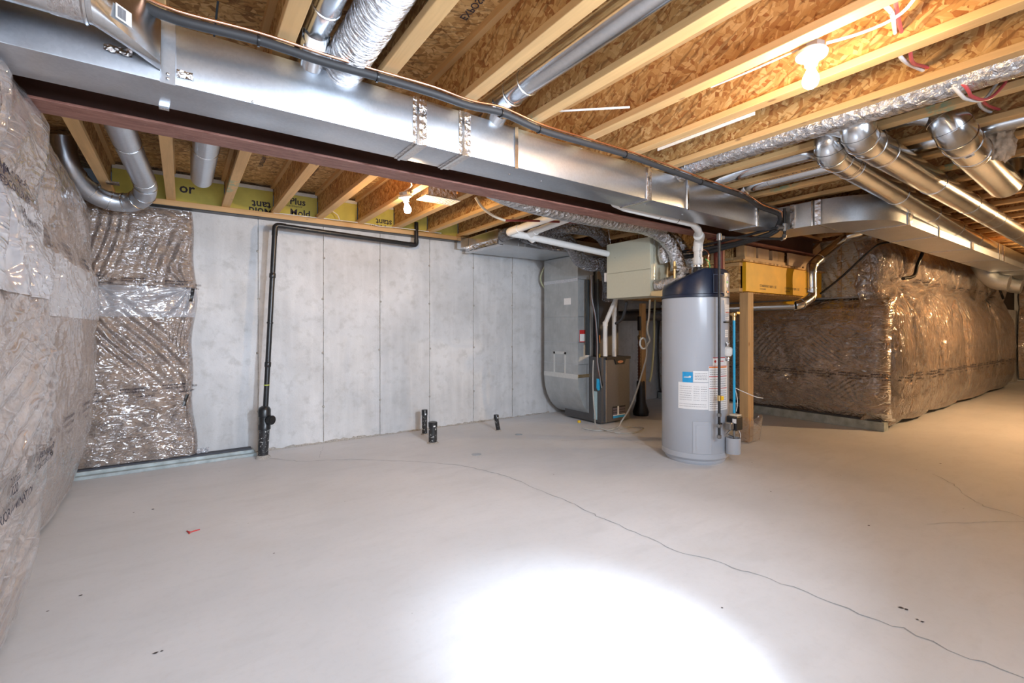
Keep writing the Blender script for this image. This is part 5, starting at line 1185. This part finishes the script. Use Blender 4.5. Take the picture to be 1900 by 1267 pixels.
MB().box(5.14, 5.20, 2.84, 4.6, 2.001, 2.04).build('joist_flange', WOODY, ld); MB().box(5.14, 5.20, 2.84, 4.6, 1.71, 1.749).build('joist_flange', WOODY, ld)
MB().box(5.21, 7.15, 2.85, 4.6, 1.70, 1.712).build('landing_underside', OSB_DECK, ld)
MB().box(5.10, 7.2, 2.775, 4.7, 2.046, 2.066).build('landing_deck', OSB_DECK, ld)
MB().box(5.16, 6.55, 2.79, 2.93, 2.067, 2.105, ch=.002).build('bottom_plate', WOODX, ld)
MB().box(5.14, 5.20, 2.931, 4.6, 2.067, 2.105, ch=.002).build('bottom_plate', WOODY, ld)
for (x0, x1, mt) in ((5.17, 5.22, WOODZ), (5.225, 5.37, WOODF), (5.375, 5.42, WOODZ), (5.47, 5.72, WOODF), (5.80, 5.93, WOODF), (5.94, 6.10, WOODZ)):
    MB().box(x0, x1, 2.80, 2.90, 2.106, 2.228 if x1 < 5.75 else 2.228, ch=.002).build('stud_block', mt, ld)
for y0 in (3.15, 3.60, 4.1): MB().box(5.145, 5.195, y0, y0+.045, 2.106, 2.49, ch=.002).build('stud_block', WOODF, ld)
MB().box(5.16, 5.17, 2.95, 4.6, 2.106, 2.49).build('dark_void_panel', OSB_END, ld)
MB().box(5.15, 7.2, 2.95, 2.96, 2.106, 2.49).build('back_sheet', OSB_XZ, ld)
gus = MB().prism([(6.12, 2.07), (6.12, 2.225), (6.9, 2.225), (7.15, 2.225), (6.45, 2.07)], 'y', 2.76, 2.779)
gus.build('gusset', m_wood('pale_plywood_gusset', (.60, .42, .26), (.30, .17, .09), 0, False), ld)
MB().box(6.62, 6.72, 2.80, 2.90, 2.07, 2.22, ch=.002).build('stud_block', WOODF, ld)
MB().bar((6.6, 2.83, 2.12), (7.15, 2.83, 2.40), .04, .12).build('diagonal_brace', WOODF, ld)
ep = thing('exhaust_pipe', 'shiny silver pipe stepping up by elbows in front of the low brown wall', 'duct', (6.5, 2.6, 1.5))
EY = 2.62
_p = (6.091, 2.620, 1.573)
pts = [(_p[0], 5.3, _p[2]-.02), (_p[0], 4.0, _p[2]-.01), (_p[0], 2.78, _p[2]), (_p[0]+.02, 2.70, _p[2]+.0), (_p[0]+.08, 2.64, _p[2]+.02), (6.380, 2.620, 1.688), (6.395, 2.620, 1.789), (6.395, 2.620, 1.990), (6.440, 2.620, 2.081), (6.573, 2.600, 2.171), (6.986, 2.500, 2.431), (6.923, 2.400, 2.477), (6.988, 2.300, 2.509)]
MB().tube(pts, [.052, .052, .054, .056, .058, .06, .06, .06, .06, .06, .06, .06, .06], 26, smooth=3).build('pipe_wall', GALV_SH, ep)
for i in (3, 4, 6, 7, 9): hoop(pts[i], Vector(pts[min(i+1, 11)])-Vector(pts[i-1]), .0625, .012, .004, GALV_SH, 'crimp_ring', ep)
for i in (5, 8): hoop(pts[i], Vector(pts[i+1])-Vector(pts[i-1]), .0625, .05, .0015, TAPE, 'foil_tape', ep)
tube_('black_cable', [(7.050, 2.776, 1.759), (7.050, 2.535, 1.956), (7.050, 2.297, 2.188), (7.050, 2.140, 2.323), (7.000, 2.033, 2.335), (6.900, 1.926, 2.315)], .013, BLK, 'black cable slanting across the white-insulated stud wall', 'cable')
tube_('black_strap', [(8.05, 1.92, 2.40), (8.0, 1.95, 2.25), (7.95, 1.98, 2.12), (7.82, 1.98, 1.98), (7.55, 2.02, 1.93)], .022, BLK, 'twisted black strap pinning the plastic near the corner', 'strap')
tube_('black_strap', [(12.2, 1.92, 2.42), (12.5, 1.95, 2.2), (12.9, 1.96, 2.0), (12.9, 1.92, 1.85)], .02, BLK, 'dark strap pinning the plastic at the far bulge', 'strap')
# paint buckets behind
bk = thing('bucket', 'small white plastic bucket behind the water heater', 'bucket', (5.85, 3.35, 0))
q = (6.358, 3.650, 0.000)
MB().lathe((q[0], q[1], 0), [(.06, 0), (.075, .20), (.082, .21), (.082, .225)], 24).build('pail', WHITE_PVC, bk)
MB().lathe((q[0], q[1], .226), [(.084, 0), (.084, .015), (0, .018)], 24).build('lid', WHITE_PVC, bk)
bk = thing('bucket', 'dark bucket partly hidden behind the wooden post', 'bucket', (6.2, 3.2, 0))
q = (6.645, 3.594, 0.000)
MB().lathe((q[0], q[1], 0), [(.10, 0), (.12, .16), (.125, .17)], 24).build('pail', m_plain('dark_grey_pail', (.06, .065, .08), .5), bk)
MB().lathe((q[0], q[1], .171), [(.128, 0), (.128, .012), (0, .014)], 24).build('lid', GALV_DK, bk)

# ================================================================== lamps, cables and small things overhead
def lamp(label, x, y, z, tilt, glow, lenr=.034, mount=.03):
    t_ = thing('bulb_lamp', label, 'lamp', (x, y, z))
    MB().lathe((0, 0, 0), [(.048, 0), (.050, -.004), (.050, -mount), (.046, -mount)], 8, sm=False).build('junction_box', GALV_DK, t_)
    MB().lathe((0, 0, 0), [(.057, -mount), (.062, -mount-.008), (.060, -mount-.018), (.035, -mount-.030), (.025, -mount-.055), (.0245, -mount-.06), (.02, -mount-.055)], 32).build('lampholder', PORC, t_)
    h = -mount-.058
    b = MB().lathe((0, 0, 0), [(.013, h), (.014, h-.012), (.020, h-.03), (.029, h-.05), (.032, h-.068), (.027, h-.088), (.015, h-.099), (0, h-.102)], 28).build('bulb', glow, t_)
    for c in t_.children: c.matrix_parent_inverse = Matrix()
    t_.rotation_euler = tilt; return t_
LB = lamp('lit bare bulb in a porcelain holder on the joist nearest the supply vent', 1.60, 3.92, 2.499, (R(6), R(-14), 0), GLOW1)
L2 = lamp('lit bare bulb in a white porcelain holder overhead, between bright joists', 2.215, .905, 2.515, (0, R(4), 0), GLOW2)
L3 = lamp('lit bare bulb far along the joists, outside the picture', 9.0, -.25, 2.499, (0, 0, 0), GLOW3)
tube_('white_cable', [(1.60, 3.92, 2.50), (1.62, 3.80, 2.53), (1.56, 3.72, 2.56), (1.60, 3.6, 2.60), (1.64, 3.5, 2.62)], .006, WIRE_W, 'white cable curling from the wall-side lamp into the joists', 'cable', 8)
tube_('white_cable', [(2.20, .95, 2.515), (2.18, 1.15, 2.505), (2.175, 1.35, 2.51)], .005, WIRE_W, 'short white cable tail on the wall side of the overhead lamp', 'cable', 8)
tube_('white_cable', [(2.24, .86, 2.51), (2.30, .74, 2.52), (2.30, .62, 2.53), (2.20, .50, 2.56), (2.16, .3, 2.60)], .0065, WIRE_W, 'white cable leaving the overhead lamp towards the camera side', 'cable', 8)
gv = thing('supply_vent', 'white slotted supply vent grille hanging under the joists beside the lit bulb', 'vent', (1.88, 3.83, 2.45))
g0, g1, g2, g3 = (1.73, 3.74, 2.452), (2.04, 3.79, 2.452), (2.045, 3.90, 2.452), (1.735, 3.92, 2.452)
MB().box(1.72, 2.05, 3.73, 3.91, 2.448, 2.453).build('grille_back', m_plain('dark_slot', (.05, .05, .05), .8), gv)
for k in range(12):
    x = 1.735+k*.0258; MB().box(x, x+.014, 3.745, 3.895, 2.444, 2.4478).build('slat', PORC, gv)
MB().box(1.715, 2.055, 3.722, 3.742, 2.442, 2.4475).box(1.715, 2.055, 3.898, 3.918, 2.442, 2.4475).box(1.715, 1.732, 3.742, 3.898, 2.442, 2.4475).box(2.041, 2.055, 3.742, 3.898, 2.442, 2.4475).build('grille_frame', PORC, gv)
MB().box(1.75, 2.03, 3.75, 3.90, 2.4535, 2.60).build('vent_boot', TAPE, gv)
tube_('white_cable', [(.78, 5.43, 2.50), (1.7, 5.40, 2.505), (1.9, 5.38, 2.49), (2.15, 5.38, 2.50), (2.7, 5.40, 2.505)], .005, WIRE_W, 'white cable lying along the wooden sill under the joists', 'cable', 8)
tube_('white_cable', [(1.28, 5.42, 2.72), (1.33, 5.41, 2.62), (1.42, 5.40, 2.56), (1.44, 5.40, 2.50)], .005, WIRE_W, 'white cable hanging in front of a plain yellow board', 'cable', 8)
tag(MB().tube([(1.720, 1.983, 2.508), (2.050, 1.767, 2.536)], .006, 8).build('white_stick', PORC), 'thin white plastic stick poked between two joists over the trunk duct', 'rod')
tag(MB().box(2.598, 2.603, 1.35, 2.0, 2.482, 2.5).build('white_strip', PORC), 'white plastic strip tacked along the underside edge of a joist', 'strip')
wirs = [(2.119, 0.599, 2.536), (2.160, 0.635, 2.524), (2.350, 0.665, 2.572), (2.555, 0.711, 2.594), (2.620, 0.716, 2.524), (2.800, 0.730, 2.546), (2.998, 0.725, 2.573), (3.06, .62, 2.46), (3.13, .60, 2.425), (3.28, .56, 2.44), (3.40, .54, 2.53), (3.44, .53, 2.58), (3.550, 0.620, 2.542), (3.880, 0.630, 2.566), (3.95, .47, 2.50), (4.1, .44, 2.46), (4.3, .43, 2.55)]
tube_('cable_run', wirs, .0085, WIRE_W, 'white cable threading through holes in the joists beyond the overhead lamp', 'cable', 10)
tube_('cable_run', [(a+.0, b-.025-.012*math.sin(i*2), c+.008*math.cos(i*3)) for i, (a, b, c) in enumerate(wirs)], .0075, WIRE_R, 'red cable threading beside the white one through the joists', 'cable', 10)
# loose fibre tuft and black bracket
def tuft(c, s, n_, seed, label):
    r = random.Random(seed); bm = bmesh.new(); bmesh.ops.create_icosphere(bm, subdivisions=4, radius=1)
    P = [(r.uniform(-1, 1), r.uniform(-1, 1), r.uniform(-1, 1)) for k in range(3)]
    from mathutils import noise as mn
    for v in bm.verts:
        q = v.co.copy(); d = 1+.55*mn.noise(q*1.9+Vector(P[0])*5)+.30*mn.noise(q*5+Vector(P[1])*3)+.15*mn.noise(q*13)
        v.co = Vector((c[0]+q.x*d*s[0], c[1]+q.y*d*s[1], c[2]+q.z*d*s[2]))
    me = bpy.data.meshes.new('fibre_tuft'); bm.to_mesh(me); bm.free(); me.materials.append(TUFT)
    for p in me.polygons: p.use_smooth = True
    o = bpy.data.objects.new('fibre_tuft', me); C.objects.link(o); tag(o, label, 'insulation')
tuft((4.200, 0.634, 2.483), (.07, .06, .13), 0, 4, 'loose tan insulation fluff hanging beside the short wide round duct')
tuft((4.350, 0.747, 2.634), (.13, .09, .06), 0, 9, 'grey-tan insulation fluff stuffed between joists behind the hanging tuft')
tag(MB().prism([(4.9, .62), (5.25, .62), (5.25, .45), (5.05, .42)], 'z', 2.42, 2.49).build('black_bracket', BLK), 'black plastic bracket under the joists beyond the fluff', 'bracket')
tube_('wire_bundle', [(5.9, .55, 2.44), (6.3, .50, 2.40), (6.8, .40, 2.41), (7.6, .38, 2.43), (9, .3, 2.44)], .018, WIRE_W, 'bundle of pale wires tied under the joists at the far end', 'cable', 8)
